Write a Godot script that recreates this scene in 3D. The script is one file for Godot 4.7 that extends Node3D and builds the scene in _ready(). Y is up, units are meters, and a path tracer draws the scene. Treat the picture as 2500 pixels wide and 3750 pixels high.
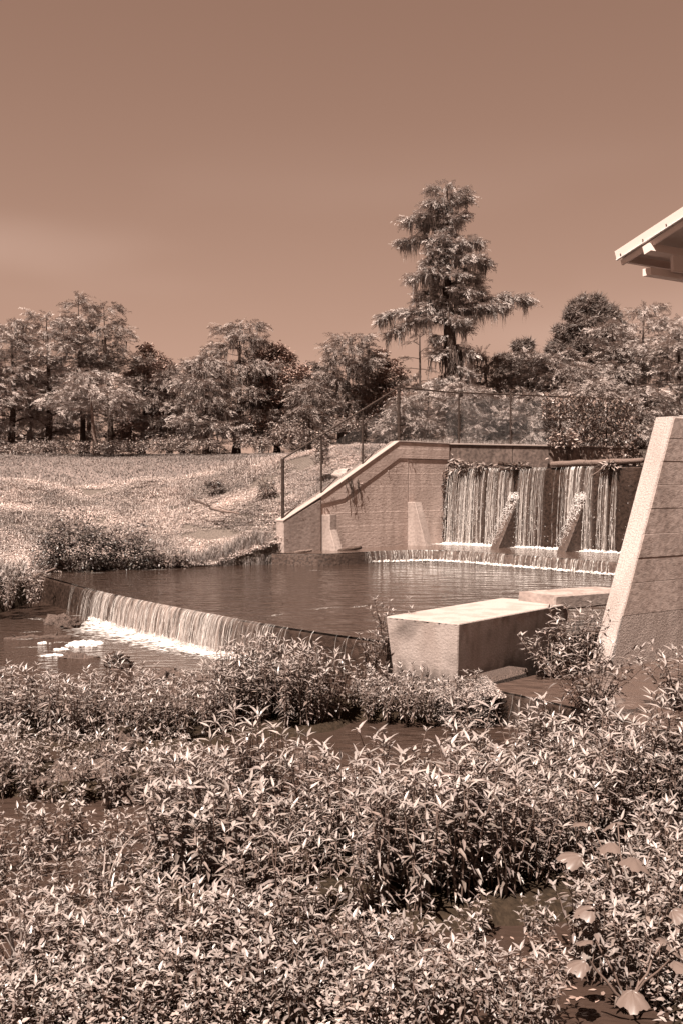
extends Node3D
# A mill-creek weir seen from the bank, toned like an old sepia print.
# y is up, metres; the pool's surface is y = 0, the creek below the lower weir y = -0.52, the eye y = 1.8. P(x, y, depth) looks along -z.

const POOL := 0.0
const CREEK := -0.52
const APRON := -0.2
const LEDGE := 0.27
const CREST := 2.3

var rng := RandomNumberGenerator.new()
var na := FastNoiseLite.new()
var nb := FastNoiseLite.new()
var taken := {}
var M := {}

func P(x: float, y: float, d: float) -> Vector3:
	return Vector3(x, y, -d)

func rr(a: float, b: float) -> float:
	return rng.randf_range(a, b)

# warm sepia of linear value v; the print is exposed for the shade, so base colours stay low
func tone(v: float, warm := 1.0) -> Color:
	v *= 0.76
	return Color(v, v * lerpf(1.0, 0.70, warm), v * lerpf(1.0, 0.59, warm))

func srgb(c: Color) -> Color:
	return c.linear_to_srgb()

class MB:
	var v := PackedVector3Array()
	var n := PackedVector3Array()
	var c := PackedColorArray()
	var i := PackedInt32Array()
	var col := Color.WHITE

	func tri(a: Vector3, b: Vector3, d: Vector3) -> void:
		var m := (d - a).cross(b - a).normalized()
		var k := v.size()
		v.append(a); v.append(b); v.append(d)
		n.append(m); n.append(m); n.append(m)
		c.append(col); c.append(col); c.append(col)
		i.append(k); i.append(k + 1); i.append(k + 2)

	func quad(a: Vector3, b: Vector3, d: Vector3, e: Vector3) -> void:
		tri(a, b, d)
		tri(a, d, e)

	func grid(rows: Array, flip := false, cols: Array = []) -> void:
		var w: int = rows[0].size()
		var k0 := v.size()
		for j in rows.size():
			v.append_array(rows[j])
			if cols.is_empty():
				for q in w:
					c.append(col)
			else:
				c.append_array(cols[j])
		var acc := PackedVector3Array()
		acc.resize(rows.size() * w)
		for j in rows.size() - 1:
			for q in w - 1:
				var a := j * w + q
				var b := a + 1
				var d := a + w + 1
				var e := a + w
				var t := [a, d, b, a, e, d] if flip else [a, b, d, a, d, e]
				for h in [0, 3]:
					var x: int = t[h]
					var y: int = t[h + 1]
					var z: int = t[h + 2]
					i.append(k0 + x); i.append(k0 + y); i.append(k0 + z)
					var m := (v[k0 + z] - v[k0 + x]).cross(v[k0 + y] - v[k0 + x])
					acc[x] += m; acc[y] += m; acc[z] += m
		# join the seam of a closed ring
		if rows[0][0].is_equal_approx(rows[0][w - 1]) and rows[rows.size() / 2][0].is_equal_approx(rows[rows.size() / 2][w - 1]):
			for j in rows.size():
				var s := acc[j * w] + acc[j * w + w - 1]
				acc[j * w] = s
				acc[j * w + w - 1] = s
		for q in acc.size():
			n.append(acc[q].normalized() if acc[q].length_squared() > 1e-20 else Vector3.UP)

	func tube(pts: PackedVector3Array, radii: PackedFloat32Array, sides := 6) -> void:
		var rows := []
		for j in pts.size():
			var ax := (pts[mini(j + 1, pts.size() - 1)] - pts[maxi(j - 1, 0)]).normalized()
			var u := ax.cross(Vector3(0.31, 0.2, 0.93)).normalized()
			if absf(ax.dot(Vector3(0.31, 0.2, 0.93).normalized())) > 0.95:
				u = ax.cross(Vector3.RIGHT).normalized()
			var w := u.cross(ax)
			var row := PackedVector3Array()
			for q in sides + 1:
				var an := TAU * (q % sides) / sides
				row.append(pts[j] + (u * cos(an) + w * sin(an)) * radii[j])
			rows.append(row)
		grid(rows)

	func rod(a: Vector3, b: Vector3, r: float, sides := 6) -> void:
		var e := (b - a).normalized() * 0.001
		tube(PackedVector3Array([a, a + e, b - e, b]), PackedFloat32Array([0.0, r, r, 0.0]), sides)

	# convex or plain outline in (s, y) along dir, swept across the wall from t0 to t1, its edges chamfered
	func slab(o: Vector3, dir: Vector3, poly: PackedVector2Array, t0: float, t1: float, ch := 0.0, across := Vector3.ZERO) -> void:
		var e1 := dir.normalized()
		var e3 := e1.cross(Vector3.UP).normalized()
		if across != Vector3.ZERO:
			e3 = across.normalized()
			if e1.cross(Vector3.UP).dot(e3) < 0.0:
				e3 = -e3
				var sw := t0
				t0 = -t1
				t1 = -sw
		var area := 0.0
		for k in poly.size():
			area += poly[k].cross(poly[(k + 1) % poly.size()])
		if area < 0.0:
			poly.reverse()
		var small := PackedVector2Array()
		for k in poly.size():
			var d1 := (poly[k] - poly[k - 1]).normalized()
			var d2 := (poly[(k + 1) % poly.size()] - poly[k]).normalized()
			var n1 := Vector2(-d1.y, d1.x)
			var n2 := Vector2(-d2.y, d2.x)
			small.append(poly[k] + (n1 + n2) * ch / maxf(1.0 + n1.dot(n2), 0.3))
		var ring := func(p: PackedVector2Array, t: float) -> PackedVector3Array:
			var out := PackedVector3Array()
			for q in p:
				out.append(o + e1 * q.x + Vector3.UP * q.y + e3 * t)
			return out
		var rings := [ring.call(small, t0), ring.call(poly, t0 + ch), ring.call(poly, t1 - ch), ring.call(small, t1)] if ch > 0.0 else [ring.call(poly, t0), ring.call(poly, t1)]
		for j in rings.size() - 1:
			for k in poly.size():
				var k2 := (k + 1) % poly.size()
				quad(rings[j][k], rings[j + 1][k], rings[j + 1][k2], rings[j][k2])
		var idx := Geometry2D.triangulate_polygon(poly)
		for k in range(0, idx.size(), 3):
			var a := idx[k]
			var b := idx[k + 1]
			var d := idx[k + 2]
			if (poly[b] - poly[a]).cross(poly[d] - poly[a]) < 0.0:
				var s := b
				b = d
				d = s
			var top: PackedVector3Array = rings[rings.size() - 1]
			tri(top[a], top[d], top[b])
			tri(rings[0][a], rings[0][b], rings[0][d])

	func box(mid: Vector3, x: Vector3, y: Vector3, z: Vector3) -> void:
		var q := func(a: float, b: float, d: float) -> Vector3:
			return mid + x * a + y * b + z * d
		if x.cross(y).dot(z) < 0.0:
			z = -z
		var f := [[[-1, -1, 1], [-1, 1, 1], [1, 1, 1], [1, -1, 1]], [[1, -1, -1], [1, 1, -1], [-1, 1, -1], [-1, -1, -1]], [[1, -1, 1], [1, 1, 1], [1, 1, -1], [1, -1, -1]],
			[[-1, -1, -1], [-1, 1, -1], [-1, 1, 1], [-1, -1, 1]], [[-1, 1, 1], [-1, 1, -1], [1, 1, -1], [1, 1, 1]], [[-1, -1, -1], [-1, -1, 1], [1, -1, 1], [1, -1, -1]]]
		for s in f:
			var p := []
			for h in s:
				p.append(mid + x * h[0] * 0.5 + y * h[1] * 0.5 + z * h[2] * 0.5)
			quad(p[0], p[1], p[2], p[3])

	func mesh() -> ArrayMesh:
		var a := []
		a.resize(Mesh.ARRAY_MAX)
		a[Mesh.ARRAY_VERTEX] = v
		a[Mesh.ARRAY_NORMAL] = n
		a[Mesh.ARRAY_COLOR] = c
		a[Mesh.ARRAY_INDEX] = i
		var m := ArrayMesh.new()
		if v.size():
			m.add_surface_from_arrays(Mesh.PRIMITIVE_TRIANGLES, a)
		return m

class Cover:
	var xf: Array[Transform3D] = []
	var cl := PackedColorArray()
	func put(t: Transform3D, c: Color) -> void:
		xf.append(t)
		cl.append(c)

# ---- naming
func numbered(called: String) -> String:
	if not taken.has(called):
		taken[called] = 0
		return called
	taken[called] += 1
	return "%s_%03d" % [called, taken[called]]

func tag(o: Node3D, label: String, category := "", group := "", kind := "") -> Node3D:
	if label: o.set_meta("label", label)
	if category: o.set_meta("category", category)
	if group: o.set_meta("group", group)
	if kind: o.set_meta("kind", kind)
	return o

func thing(called: String, label: String, category: String, group := "", at := Vector3.ZERO) -> Node3D:
	var o := Node3D.new()
	o.name = numbered(called)
	o.position = at
	add_child(o)
	tag(o, label, category, group)
	return o

func part(called: String, me: Mesh, mat: Material, parent: Node3D, at := Vector3.ZERO) -> MeshInstance3D:
	var o := MeshInstance3D.new()
	o.name = called
	o.mesh = me
	o.material_override = mat
	o.position = at
	parent.add_child(o, true)
	return o

func solo(called: String, me: Mesh, mat: Material, label: String, category := "", group := "", kind := "") -> MeshInstance3D:
	var o := MeshInstance3D.new()
	o.name = numbered(called)
	o.mesh = me
	o.material_override = mat
	add_child(o)
	tag(o, label, category, group, kind)
	return o

func many(called: String, me: Mesh, mat: Material, cv: Cover, parent: Node3D, kind := "stuff") -> MultiMeshInstance3D:
	var mm := MultiMesh.new()
	mm.transform_format = MultiMesh.TRANSFORM_3D
	mm.use_colors = true
	mm.mesh = me
	mm.instance_count = cv.xf.size()
	for k in cv.xf.size():
		mm.set_instance_transform(k, cv.xf[k])
		mm.set_instance_color(k, cv.cl[k])
	var o := MultiMeshInstance3D.new()
	o.name = called if parent != self else numbered(called)
	o.multimesh = mm
	o.material_override = mat
	parent.add_child(o, true)
	if kind:
		o.set_meta("kind", kind)
	return o

# ---- materials
func noise(freq: float, oct: int, sd: int, kind := FastNoiseLite.TYPE_SIMPLEX_SMOOTH) -> FastNoiseLite:
	var f := FastNoiseLite.new()
	f.seed = sd
	f.noise_type = kind
	f.frequency = freq
	f.fractal_octaves = oct
	return f

func ntex(f: FastNoiseLite, ramp: Array, size := 512, bump := 0.0) -> NoiseTexture2D:
	var t := NoiseTexture2D.new()
	t.width = size
	t.height = size
	t.seamless = true
	t.noise = f
	t.generate_mipmaps = false
	if bump > 0.0:
		t.as_normal_map = true
		t.bump_strength = bump
	elif ramp.size():
		var g := Gradient.new()
		var off := PackedFloat32Array()
		var cc := PackedColorArray()
		for s in ramp:
			off.append(s[0])
			cc.append(s[1])
		g.offsets = off
		g.colors = cc
		t.color_ramp = g
	return t

func grey(v: float) -> Color:
	return Color(v, v, v)

func mat(col: Color, rough: float, vertex := false, spec := 0.5) -> StandardMaterial3D:
	var m := StandardMaterial3D.new()
	m.albedo_color = srgb(col)
	m.roughness = rough
	m.metallic_specular = spec
	m.vertex_color_use_as_albedo = vertex
	m.cull_mode = BaseMaterial3D.CULL_DISABLED
	return m

func leafmat(back: float, rough := 0.5) -> StandardMaterial3D:
	var m := mat(Color.WHITE, rough, true, 0.45)
	m.backlight_enabled = true
	m.backlight = Color(back, back * 0.85, back * 0.75)
	return m

# the relief of shuttered concrete: grain, pits and (with boards > 0) the low fins between the boards
func board_relief(boards: int, sd: int) -> ImageTexture:
	var s := 512
	var a := noise(0.02, 5, sd).get_seamless_image(s, s).get_data()
	var b := noise(0.14, 3, sd + 1).get_seamless_image(s, s).get_data()
	var lift := []
	for k in boards + 1:
		lift.append(rng.randf_range(0.0, 1.0))
	var out := PackedByteArray()
	out.resize(s * s)
	for y in s:
		var bd := 0.0
		var edge := 0.0
		if boards:
			var q := float(y) * boards / s
			bd = lift[int(q)]
			var f := q - floorf(q)
			edge = clampf(1.0 - minf(f, 1.0 - f) / 0.07, 0.0, 1.0)
		for x in s:
			var g := a[y * s + x] / 255.0
			var h := b[y * s + x] / 255.0
			var worn := clampf((g - 0.38) * 4.0, 0.0, 1.0)
			out[y * s + x] = int(clampf(0.3 + 0.2 * bd + 0.35 * (g - 0.5) + 0.22 * (h - 0.5) + (0.32 * edge * worn if bd > 0.35 else -0.3 * edge * worn), 0.0, 1.0) * 255.0)
	return ImageTexture.create_from_image(Image.create_from_data(s, s, false, Image.FORMAT_L8, out))

func concrete(base: Color, lo: float, hi: float, relief: Texture2D, relief_cm: float, scale: float, streak: float, sd: int, rough := 0.85) -> StandardMaterial3D:
	var m := mat(base, rough, false, 0.35)
	m.uv1_triplanar = true
	m.uv1_world_triplanar = true
	m.uv1_scale = Vector3.ONE * scale
	m.uv1_triplanar_sharpness = 6.0
	m.albedo_texture = ntex(noise(0.03, 6, sd), [[0.2, srgb(grey(lo))], [0.5, srgb(grey((lo + hi) * 0.5))], [0.8, srgb(grey(hi))]])
	m.heightmap_enabled = true
	m.heightmap_texture = relief
	m.heightmap_scale = relief_cm
	if streak > 0.0:
		m.detail_enabled = true
		m.detail_blend_mode = BaseMaterial3D.BLEND_MODE_MUL
		m.detail_albedo = ntex(noise(0.012, 5, sd + 7), [[0.3, srgb(Color(1, 0.95, 0.92) * (1.0 - streak))], [0.55, srgb(Color(1, 1, 1))]])
		m.detail_uv_layer = BaseMaterial3D.DETAIL_UV_2
		m.uv2_triplanar = true
		m.uv2_world_triplanar = true
		m.uv2_scale = Vector3(0.35, 0.07, 0.35)
	return m

func build_materials() -> void:
	var boards := board_relief(6, 3)
	var rough_relief := board_relief(0, 11)
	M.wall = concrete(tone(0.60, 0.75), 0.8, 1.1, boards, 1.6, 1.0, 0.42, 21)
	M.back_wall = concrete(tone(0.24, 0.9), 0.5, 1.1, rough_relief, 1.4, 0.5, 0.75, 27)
	M.light = concrete(tone(0.47, 0.6), 0.78, 1.1, rough_relief, 0.9, 2.6, 0.2, 35)
	M.light.vertex_color_use_as_albedo = true
	M.pier = concrete(tone(0.42, 0.72), 0.7, 1.15, rough_relief, 1.4, 0.8, 0.4, 41)
	M.pier_low = concrete(tone(0.40, 0.75), 0.5, 1.3, rough_relief, 5.0, 3.0, 0.3, 43)
	M.pier_end = concrete(tone(0.52, 0.55), 0.62, 1.15, rough_relief, 1.6, 3.2, 0.25, 47)
	M.wet = concrete(tone(0.06, 1.25), 0.3, 1.5, rough_relief, 3.0, 0.7, 0.6, 51, 0.35)
	M.damp = concrete(tone(0.11, 1.15), 0.4, 1.4, rough_relief, 2.5, 0.8, 0.6, 57, 0.6)
	M.cap = concrete(tone(0.38, 0.7), 0.8, 1.1, rough_relief, 0.6, 1.3, 0.0, 63)
	M.rock = concrete(tone(0.12, 1.1), 0.3, 1.6, rough_relief, 6.0, 2.2, 0.0, 71, 0.8)
	M.moss_rock = concrete(tone(0.22, 1.0), 0.3, 1.6, rough_relief, 8.0, 3.0, 0.0, 77, 0.9)
	M.bark = concrete(tone(0.10, 1.1), 0.5, 1.4, rough_relief, 3.0, 2.0, 0.0, 81, 0.9)
	M.pale_bark = concrete(tone(0.26, 0.95), 0.5, 1.4, rough_relief, 3.0, 2.0, 0.0, 83, 0.9)
	M.log = concrete(tone(0.2, 1.0), 0.4, 1.5, rough_relief, 2.5, 3.0, 0.0, 85, 0.8)
	M.ground = mat(Color.WHITE, 0.95, true, 0.2)
	M.ground.uv1_triplanar = true
	M.ground.uv1_world_triplanar = true
	M.ground.uv1_scale = Vector3.ONE * 0.6
	M.ground.albedo_texture = ntex(noise(0.06, 5, 91), [[0.25, srgb(grey(0.45))], [0.75, srgb(grey(1.0))]])
	M.ground.heightmap_enabled = true
	M.ground.heightmap_texture = rough_relief
	M.ground.heightmap_scale = 6.0
	M.leaf = leafmat(0.14, 0.36)
	M.spray = leafmat(0.2, 0.55)
	M.moss = leafmat(0.25, 0.8)
	M.stem = mat(tone(0.16, 1.1), 0.6)
	M.steel = mat(tone(0.055, 1.2), 0.5)
	M.steel.metallic = 0.3
	M.wire = mat(tone(0.05, 1.2), 0.55)
	M.foam = mat(Color(0.62, 0.57, 0.55), 0.6)
	M.foam.heightmap_enabled = true
	M.foam.heightmap_texture = rough_relief
	M.foam.heightmap_scale = 2.0
	M.foam.uv1_triplanar = true
	M.foam.uv1_world_triplanar = true
	M.foam.uv1_scale = Vector3.ONE * 3.0
	M.fall = mat(Color.WHITE, 0.3, true, 0.6)
	M.fall.transparency = BaseMaterial3D.TRANSPARENCY_ALPHA
	M.pool = water_mat(tone(0.045, 1.25), 0.05, Vector3(0.11, 1.0, 0.30), 0.55, 101)
	M.creek = water_mat(tone(0.05, 1.25), 0.06, Vector3(0.25, 1.0, 0.6), 0.7, 107)
	M.apron = water_mat(tone(0.10, 1.15), 0.08, Vector3(0.3, 1.0, 0.4), 0.5, 113)
	M.board = mat(tone(0.8, 0.6), 0.8)
	M.roof = mat(tone(0.7, 0.6), 0.5)
	M.wood = concrete(tone(0.3, 0.9), 0.5, 1.3, rough_relief, 1.0, 2.5, 0.0, 121)

func water_mat(col: Color, rough: float, scale: Vector3, strength: float, sd: int) -> StandardMaterial3D:
	var m := mat(col, rough, false, 0.5)
	m.uv1_triplanar = true
	m.uv1_world_triplanar = true
	m.uv1_scale = scale
	m.normal_enabled = true
	m.normal_texture = ntex(noise(0.018, 5, sd), [], 512, 6.0)
	m.normal_scale = strength
	return m

# ---- the lie of the land
var shore := PackedVector2Array([Vector2(-14, -6), Vector2(-9.5, 0), Vector2(-8.2, 8), Vector2(-6.9, 15), Vector2(-6.35, 19.3), Vector2(-6.5, 21.7), Vector2(-4.6, 22.9), Vector2(-3.0, 23.6), Vector2(-1.52, 24.25), Vector2(-0.6, 25.12), Vector2(2.75, 28.35), Vector2(8.9, 30.95), Vector2(20, 36)])
var edge_y := PackedFloat32Array([0.0, -0.2, -0.3, -0.3, -0.1, 0.0, 0.03, 0.05, 0.5, 1.45, 2.95, 2.95, 2.95])

# height of the embankment's land at (x, d), or -9 on the water's side of the shore
func bank(x: float, d: float) -> float:
	var p := Vector2(x, d)
	var best := 1e9
	var side := -1.0
	var sum := 0.0
	var h := 0.0
	for k in shore.size() - 1:
		var a := shore[k]
		var e := shore[k + 1] - a
		var t := clampf((p - a).dot(e) / e.length_squared(), 0.0, 1.0)
		var q := a + e * t
		var l := p.distance_squared_to(q)
		if l < best:
			best = l
			side = e.cross(p - a)
		var ey := lerpf(edge_y[k], edge_y[k + 1], t)
		var steep := smoothstep(0.1, 1.2, ey)
		var f := 1.0 - pow(1.0 - clampf(sqrt(l) / lerpf(17.0, 8.0, steep), 0.0, 1.0), 1.0)
		if ey < -0.05:
			f *= 0.9
		var w := 1.0 / pow(l + 0.03, 1.8)
		sum += w
		h += w * lerpf(ey, 3.12, f)
	if side < 0.0:
		return -9.0
	h /= sum
	var s := sqrt(best)
	# the grown-over hump beside the wing wall and the rolls of ivy at the lawn's edge
	h += 0.30 * exp(-(p - Vector2(-0.75, 29.4)).length_squared() / 2.6)
	h += 0.30 * exp(-(p - Vector2(-8.7, 28.6)).length_squared() / 0.9) + 0.26 * exp(-(p - Vector2(-5.6, 29.0)).length_squared() / 0.5) + 0.22 * exp(-(p - Vector2(-2.9, 29.4)).length_squared() / 0.5)
	h += 0.18 * exp(-(p - Vector2(-10.5, 28.0)).length_squared() / 1.2)
	var lawn := smoothstep(29.6, 30.4, d - maxf(0.0, x + 4.4) * 1.2)
	h += na.get_noise_2d(x * 9.0, d * 9.0) * 0.10 * (1.0 - lawn) * smoothstep(0.0, 2.0, s)
	return h

func bed(x: float, d: float) -> float:
	var h := -0.95 + na.get_noise_2d(x * 14.0, d * 14.0) * 0.12
	# the near bank, where the picture was taken from
	h = lerpf(h, -0.40, smoothstep(5.3, 4.5, d + 0.35 * sin(x * 2.1) + (0.5 if x > 0.4 and x < 1.4 else 0.0)))
	h = lerpf(h, 0.25, smoothstep(4.2, 1.0, d))
	# gravel bars that the leafy stands root in
	h = maxf(h, -0.47 - 1.1 * maxf(0.0, Vector2((x + 0.62) / 0.75, (d - 10.35) / 0.8).length() - 1.0))
	h = maxf(h, -0.47 - 1.1 * maxf(0.0, Vector2((x + 2.2) / 1.35, (d - 9.75) / 0.75).length() - 1.0))
	h = maxf(h, -0.46 - 0.9 * maxf(0.0, Vector2((x - 0.35) / 1.5, (d - 6.15) / 0.75).length() - 1.0))
	h = maxf(h, -0.44 - 1.0 * maxf(0.0, Vector2((x + 2.0) / 0.8, (d - 8.1) / 0.5).length() - 1.0))
	h = maxf(h, -0.40 - 1.2 * maxf(0.0, Vector2((x - 0.75) / 0.85, (d - 10.75) / 0.55).length() - 1.0))
	# right bank, out of the picture
	h = maxf(h, lerpf(-0.95, 1.2, smoothstep(4.6, 8.0, x - 0.15 * d)) if d < 16.0 else -0.95)
	return h

func ground_y(x: float, d: float) -> float:
	return maxf(bed(x, d), bank(x, d))

func spaced(lo: float, mid0: float, mid1: float, hi: float, fine: float) -> PackedFloat32Array:
	var out := PackedFloat32Array()
	var s := fine
	var a := mid0
	var left := []
	while a > lo:
		s *= 1.35
		a -= s
		left.append(maxf(a, lo))
	left.reverse()
	out.append_array(PackedFloat32Array(left))
	a = mid0
	while a < mid1:
		out.append(a)
		a += fine
	s = fine
	while a < hi:
		out.append(a)
		a += s
		s *= 1.35
	out.append(hi)
	return out

func build_ground() -> void:
	var xs := spaced(-420.0, -15.0, 11.0, 420.0, 0.22)
	var ds := spaced(-60.0, 2.5, 40.0, 620.0, 0.22)
	var rows := []
	var cols := []
	var mud := tone(0.05, 1.2)
	var earth := tone(0.20, 0.75)
	var lawn := tone(0.30, 0.7)
	for d in ds:
		var row := PackedVector3Array()
		var cc := PackedColorArray()
		for x in xs:
			var b := bank(x, d)
			var y := maxf(bed(x, d), b)
			if d > 80.0 and b < 0.0:
				y = 3.0
			row.append(P(x, y, d))
			var c := mud
			if b > 0.02:
				c = earth.lerp(lawn, smoothstep(29.6, 30.4, d - maxf(0.0, x + 4.4) * 1.2) * smoothstep(1.0, -1.0, x))
			cc.append(c)
		rows.append(row)
		cols.append(cc)
	var g := MB.new()
	g.grid(rows, true, cols)
	solo("ground", g.mesh(), M.ground, "earth embankment, lawn and muddy creek bed", "", "", "structure")

func sheet(called: String, poly: PackedVector2Array, y: float, m: Material, label: String) -> void:
	var g := MB.new()
	var idx := Geometry2D.triangulate_polygon(poly)
	for k in range(0, idx.size(), 3):
		var a := poly[idx[k]]
		var b := poly[idx[k + 1]]
		var d := poly[idx[k + 2]]
		if (b - a).cross(d - a) > 0.0:
			var s := b
			b = d
			d = s
		g.tri(P(a.x, y, a.y), P(b.x, y, b.y), P(d.x, y, d.y))
	solo(called, g.mesh(), m, label, "", "", "structure")

# ---- lines the weirs follow
var lip := PackedVector2Array([Vector2(-6.9, 22.2), Vector2(-6.35, 21.4), Vector2(-5.1, 19.35), Vector2(-3.97, 17.5), Vector2(-2.53, 15.5), Vector2(-1.32, 13.95), Vector2(-0.46, 12.98), Vector2(0.34, 12.2), Vector2(0.95, 11.65)])
var ledge_line := PackedVector2Array([Vector2(-1.62, 24.02), Vector2(-1.0, 23.72), Vector2(-0.44, 23.66), Vector2(0.12, 23.95), Vector2(0.8, 24.6), Vector2(1.5, 25.0), Vector2(2.15, 25.1), Vector2(2.7, 24.85), Vector2(3.25, 24.25), Vector2(4.46, 22.6), Vector2(5.5, 21.2), Vector2(6.9, 19.3)])
var apron_lip := PackedVector2Array([Vector2(1.42, 10.3), Vector2(1.55, 10.12), Vector2(1.95, 9.6), Vector2(2.52, 8.72), Vector2(3.3, 7.6), Vector2(4.2, 6.5)])
const W0 := Vector2(2.93, 28.31)
const B0 := Vector2(2.95, 28.36)
const BD := Vector2(0.925, 0.381)
const BN := Vector2(0.381, -0.925)
const WD := Vector2(0.647, -0.762)
const WN := Vector2(-0.762, -0.647)
const A0 := Vector2(-1.38, 24.22)
const AD := Vector2(0.725, 0.689)
const AN := Vector2(0.689, -0.725)

func v3(p: Vector2, y: float) -> Vector3:
	return P(p.x, y, p.y)

func along(line: PackedVector2Array, step: float) -> PackedVector2Array:
	var c := Curve2D.new()
	c.bake_interval = minf(step, 0.05)
	for k in line.size():
		var t := (line[mini(k + 1, line.size() - 1)] - line[maxi(k - 1, 0)]) / 6.0
		c.add_point(line[k], -t, t)
	# evenly spaced points along the smoothed line
	var raw := c.get_baked_points()
	var out := PackedVector2Array([raw[0]])
	var need := step
	for k in range(1, raw.size()):
		var a := raw[k - 1]
		var l := a.distance_to(raw[k])
		while l >= need and l > 1e-6:
			a = a.lerp(raw[k], need / l)
			out.append(a)
			l = a.distance_to(raw[k])
			need = step
		need -= l
	return out

# a concrete wall under a curved lip, its face battered a little and its top rounded over
func weir_body(line: PackedVector2Array, top: float, bot: float, thick: float, round_r: float) -> ArrayMesh:
	var pts := along(line, 0.12)
	var rows := []
	for k in pts.size():
		var t := (pts[mini(k + 1, pts.size() - 1)] - pts[maxi(k - 1, 0)]).normalized()
		var o := Vector2(t.y, -t.x)
		if o.y > 0.0:
			o = -o
		var row := PackedVector3Array()
		row.append(v3(pts[k] - o * thick, bot))
		row.append(v3(pts[k] - o * thick, top))
		for q in 5:
			var an := PI * 0.5 * q / 4.0
			row.append(v3(pts[k] - o * (round_r - round_r * sin(an)), top - round_r + round_r * cos(an)))
		row.append(v3(pts[k] + o * 0.03, lerpf(top, bot, 0.5)))
		row.append(v3(pts[k] + o * 0.06, bot))
		rows.append(row)
	var g := MB.new()
	g.grid(rows)
	return g.mesh()

func height_at(curve: Array, s: float) -> float:
	for k in curve.size() - 1:
		if s <= curve[k + 1][0]:
			return lerpf(curve[k][1], curve[k + 1][1], clampf((s - curve[k][0]) / maxf(curve[k + 1][0] - curve[k][0], 1e-5), 0.0, 1.0))
	return curve[curve.size() - 1][1]

# falling water: a thin film, and threads of white water that start at the lip and waver down; dens holds pairs of metres along, share covered
func falling_threads(line: PackedVector2Array, top: float, bot: float, thrown: float, dens: Array, per_metre: float, w0: float, w1: float, bright: float, al0: float, al1: float) -> ArrayMesh:
	var pts := along(line, 0.02)
	var total := 0.02 * (pts.size() - 1)
	var g := MB.new()
	var n := 12 if top - bot < 1.0 else 26
	for k in int(per_metre * total):
		var s := rr(0.05, total - 0.08)
		var dn := height_at(dens, s)
		# threads gather in skeins
		if rr(0, 1) > dn * (0.75 + 0.7 * nb.get_noise_2d(s * 5.0, 3.3) + 0.45 * nb.get_noise_2d(s * 17.0, 8.8)) + dn * 0.15:
			continue
		var w := lerpf(w0, w1, pow(rr(0, 1), 2.2))
		var th := thrown * rr(0.55, 1.15)
		var f0 := 0.0 if rr(0, 1) < 0.7 else rr(0.0, 0.6)
		var f1 := 1.0 if rr(0, 1) < 0.8 else rr(0.5, 1.0)
		var ph := rr(0, 99)
		var strength := rr(al0, al1)
		var rows := []
		var cols := []
		for j in n + 1:
			var f := lerpf(f0, f1, float(j) / n)
			var q := s / 0.02 + (nb.get_noise_2d(ph, f * 1.5) * 0.025 + nb.get_noise_2d(ph + 40.0, f * 7.0) * 0.006) * f / 0.02
			var i0 := clampi(int(q), 2, pts.size() - 4)
			var p := pts[i0].lerp(pts[i0 + 1], clampf(q - i0, 0.0, 1.0))
			var t := (pts[i0 + 2] - pts[i0 - 2]).normalized()
			var o := Vector2(t.y, -t.x)
			if o.y > 0.0:
				o = -o
			var over := th * sqrt(f) + 0.015 + nb.get_noise_2d(ph, f * 4.0) * 0.012 * f
			var y := lerpf(top + 0.012, bot, f * f * 0.35 + f * 0.65)
			var ww := w * (0.75 + 0.5 * nb.get_noise_2d(ph + 7.0, f * 6.0)) * lerpf(0.7, 1.25, f)
			var al := clampf(strength * (0.65 + 0.75 * nb.get_noise_2d(ph + 20.0, f * 9.0 * (top - bot))) * smoothstep(0.0, 0.06, float(j) / n + (1.0 if f0 == 0.0 else 0.0)), 0.0, 0.95)
			var row := PackedVector3Array()
			var cc := PackedColorArray()
			for e in [-1.0, -0.4, 0.4, 1.0]:
				row.append(v3(p + t * ww * 0.5 * e + o * (over + (0.35 - 0.35 * e * e) * ww), y))
				cc.append(Color(bright * 0.8, bright * 0.72, bright * 0.68, al if absf(e) < 0.9 else 0.0))
			rows.append(row)
			cols.append(cc)
		g.grid(rows, false, cols)
	return g.mesh()

func film(line: PackedVector2Array, top: float, bot: float, thrown: float, dens: Array, share: float) -> ArrayMesh:
	var pts := along(line, 0.03)
	var s := 0.0
	var rows := []
	var cols := []
	for k in pts.size():
		if k:
			s += pts[k].distance_to(pts[k - 1])
		var t := (pts[mini(k + 3, pts.size() - 1)] - pts[maxi(k - 3, 0)]).normalized()
		var o := Vector2(t.y, -t.x)
		if o.y > 0.0:
			o = -o
		var row := PackedVector3Array()
		var cc := PackedColorArray()
		for j in 15:
			var f := j / 14.0
			row.append(v3(pts[k] + o * (thrown * 0.7 * sqrt(f) + 0.012 + 0.012 * nb.get_noise_2d(s * 9.0, f)), lerpf(top + 0.008, bot, f * f * 0.35 + f * 0.65)))
			cc.append(Color(0.32, 0.25, 0.22, clampf(height_at(dens, s) * share * (0.8 + 0.8 * nb.get_noise_2d(s * 7.0, f * 0.7)), 0.0, 0.8)))
		rows.append(row)
		cols.append(cc)
	var g := MB.new()
	g.grid(rows, false, cols)
	return g.mesh()

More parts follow.
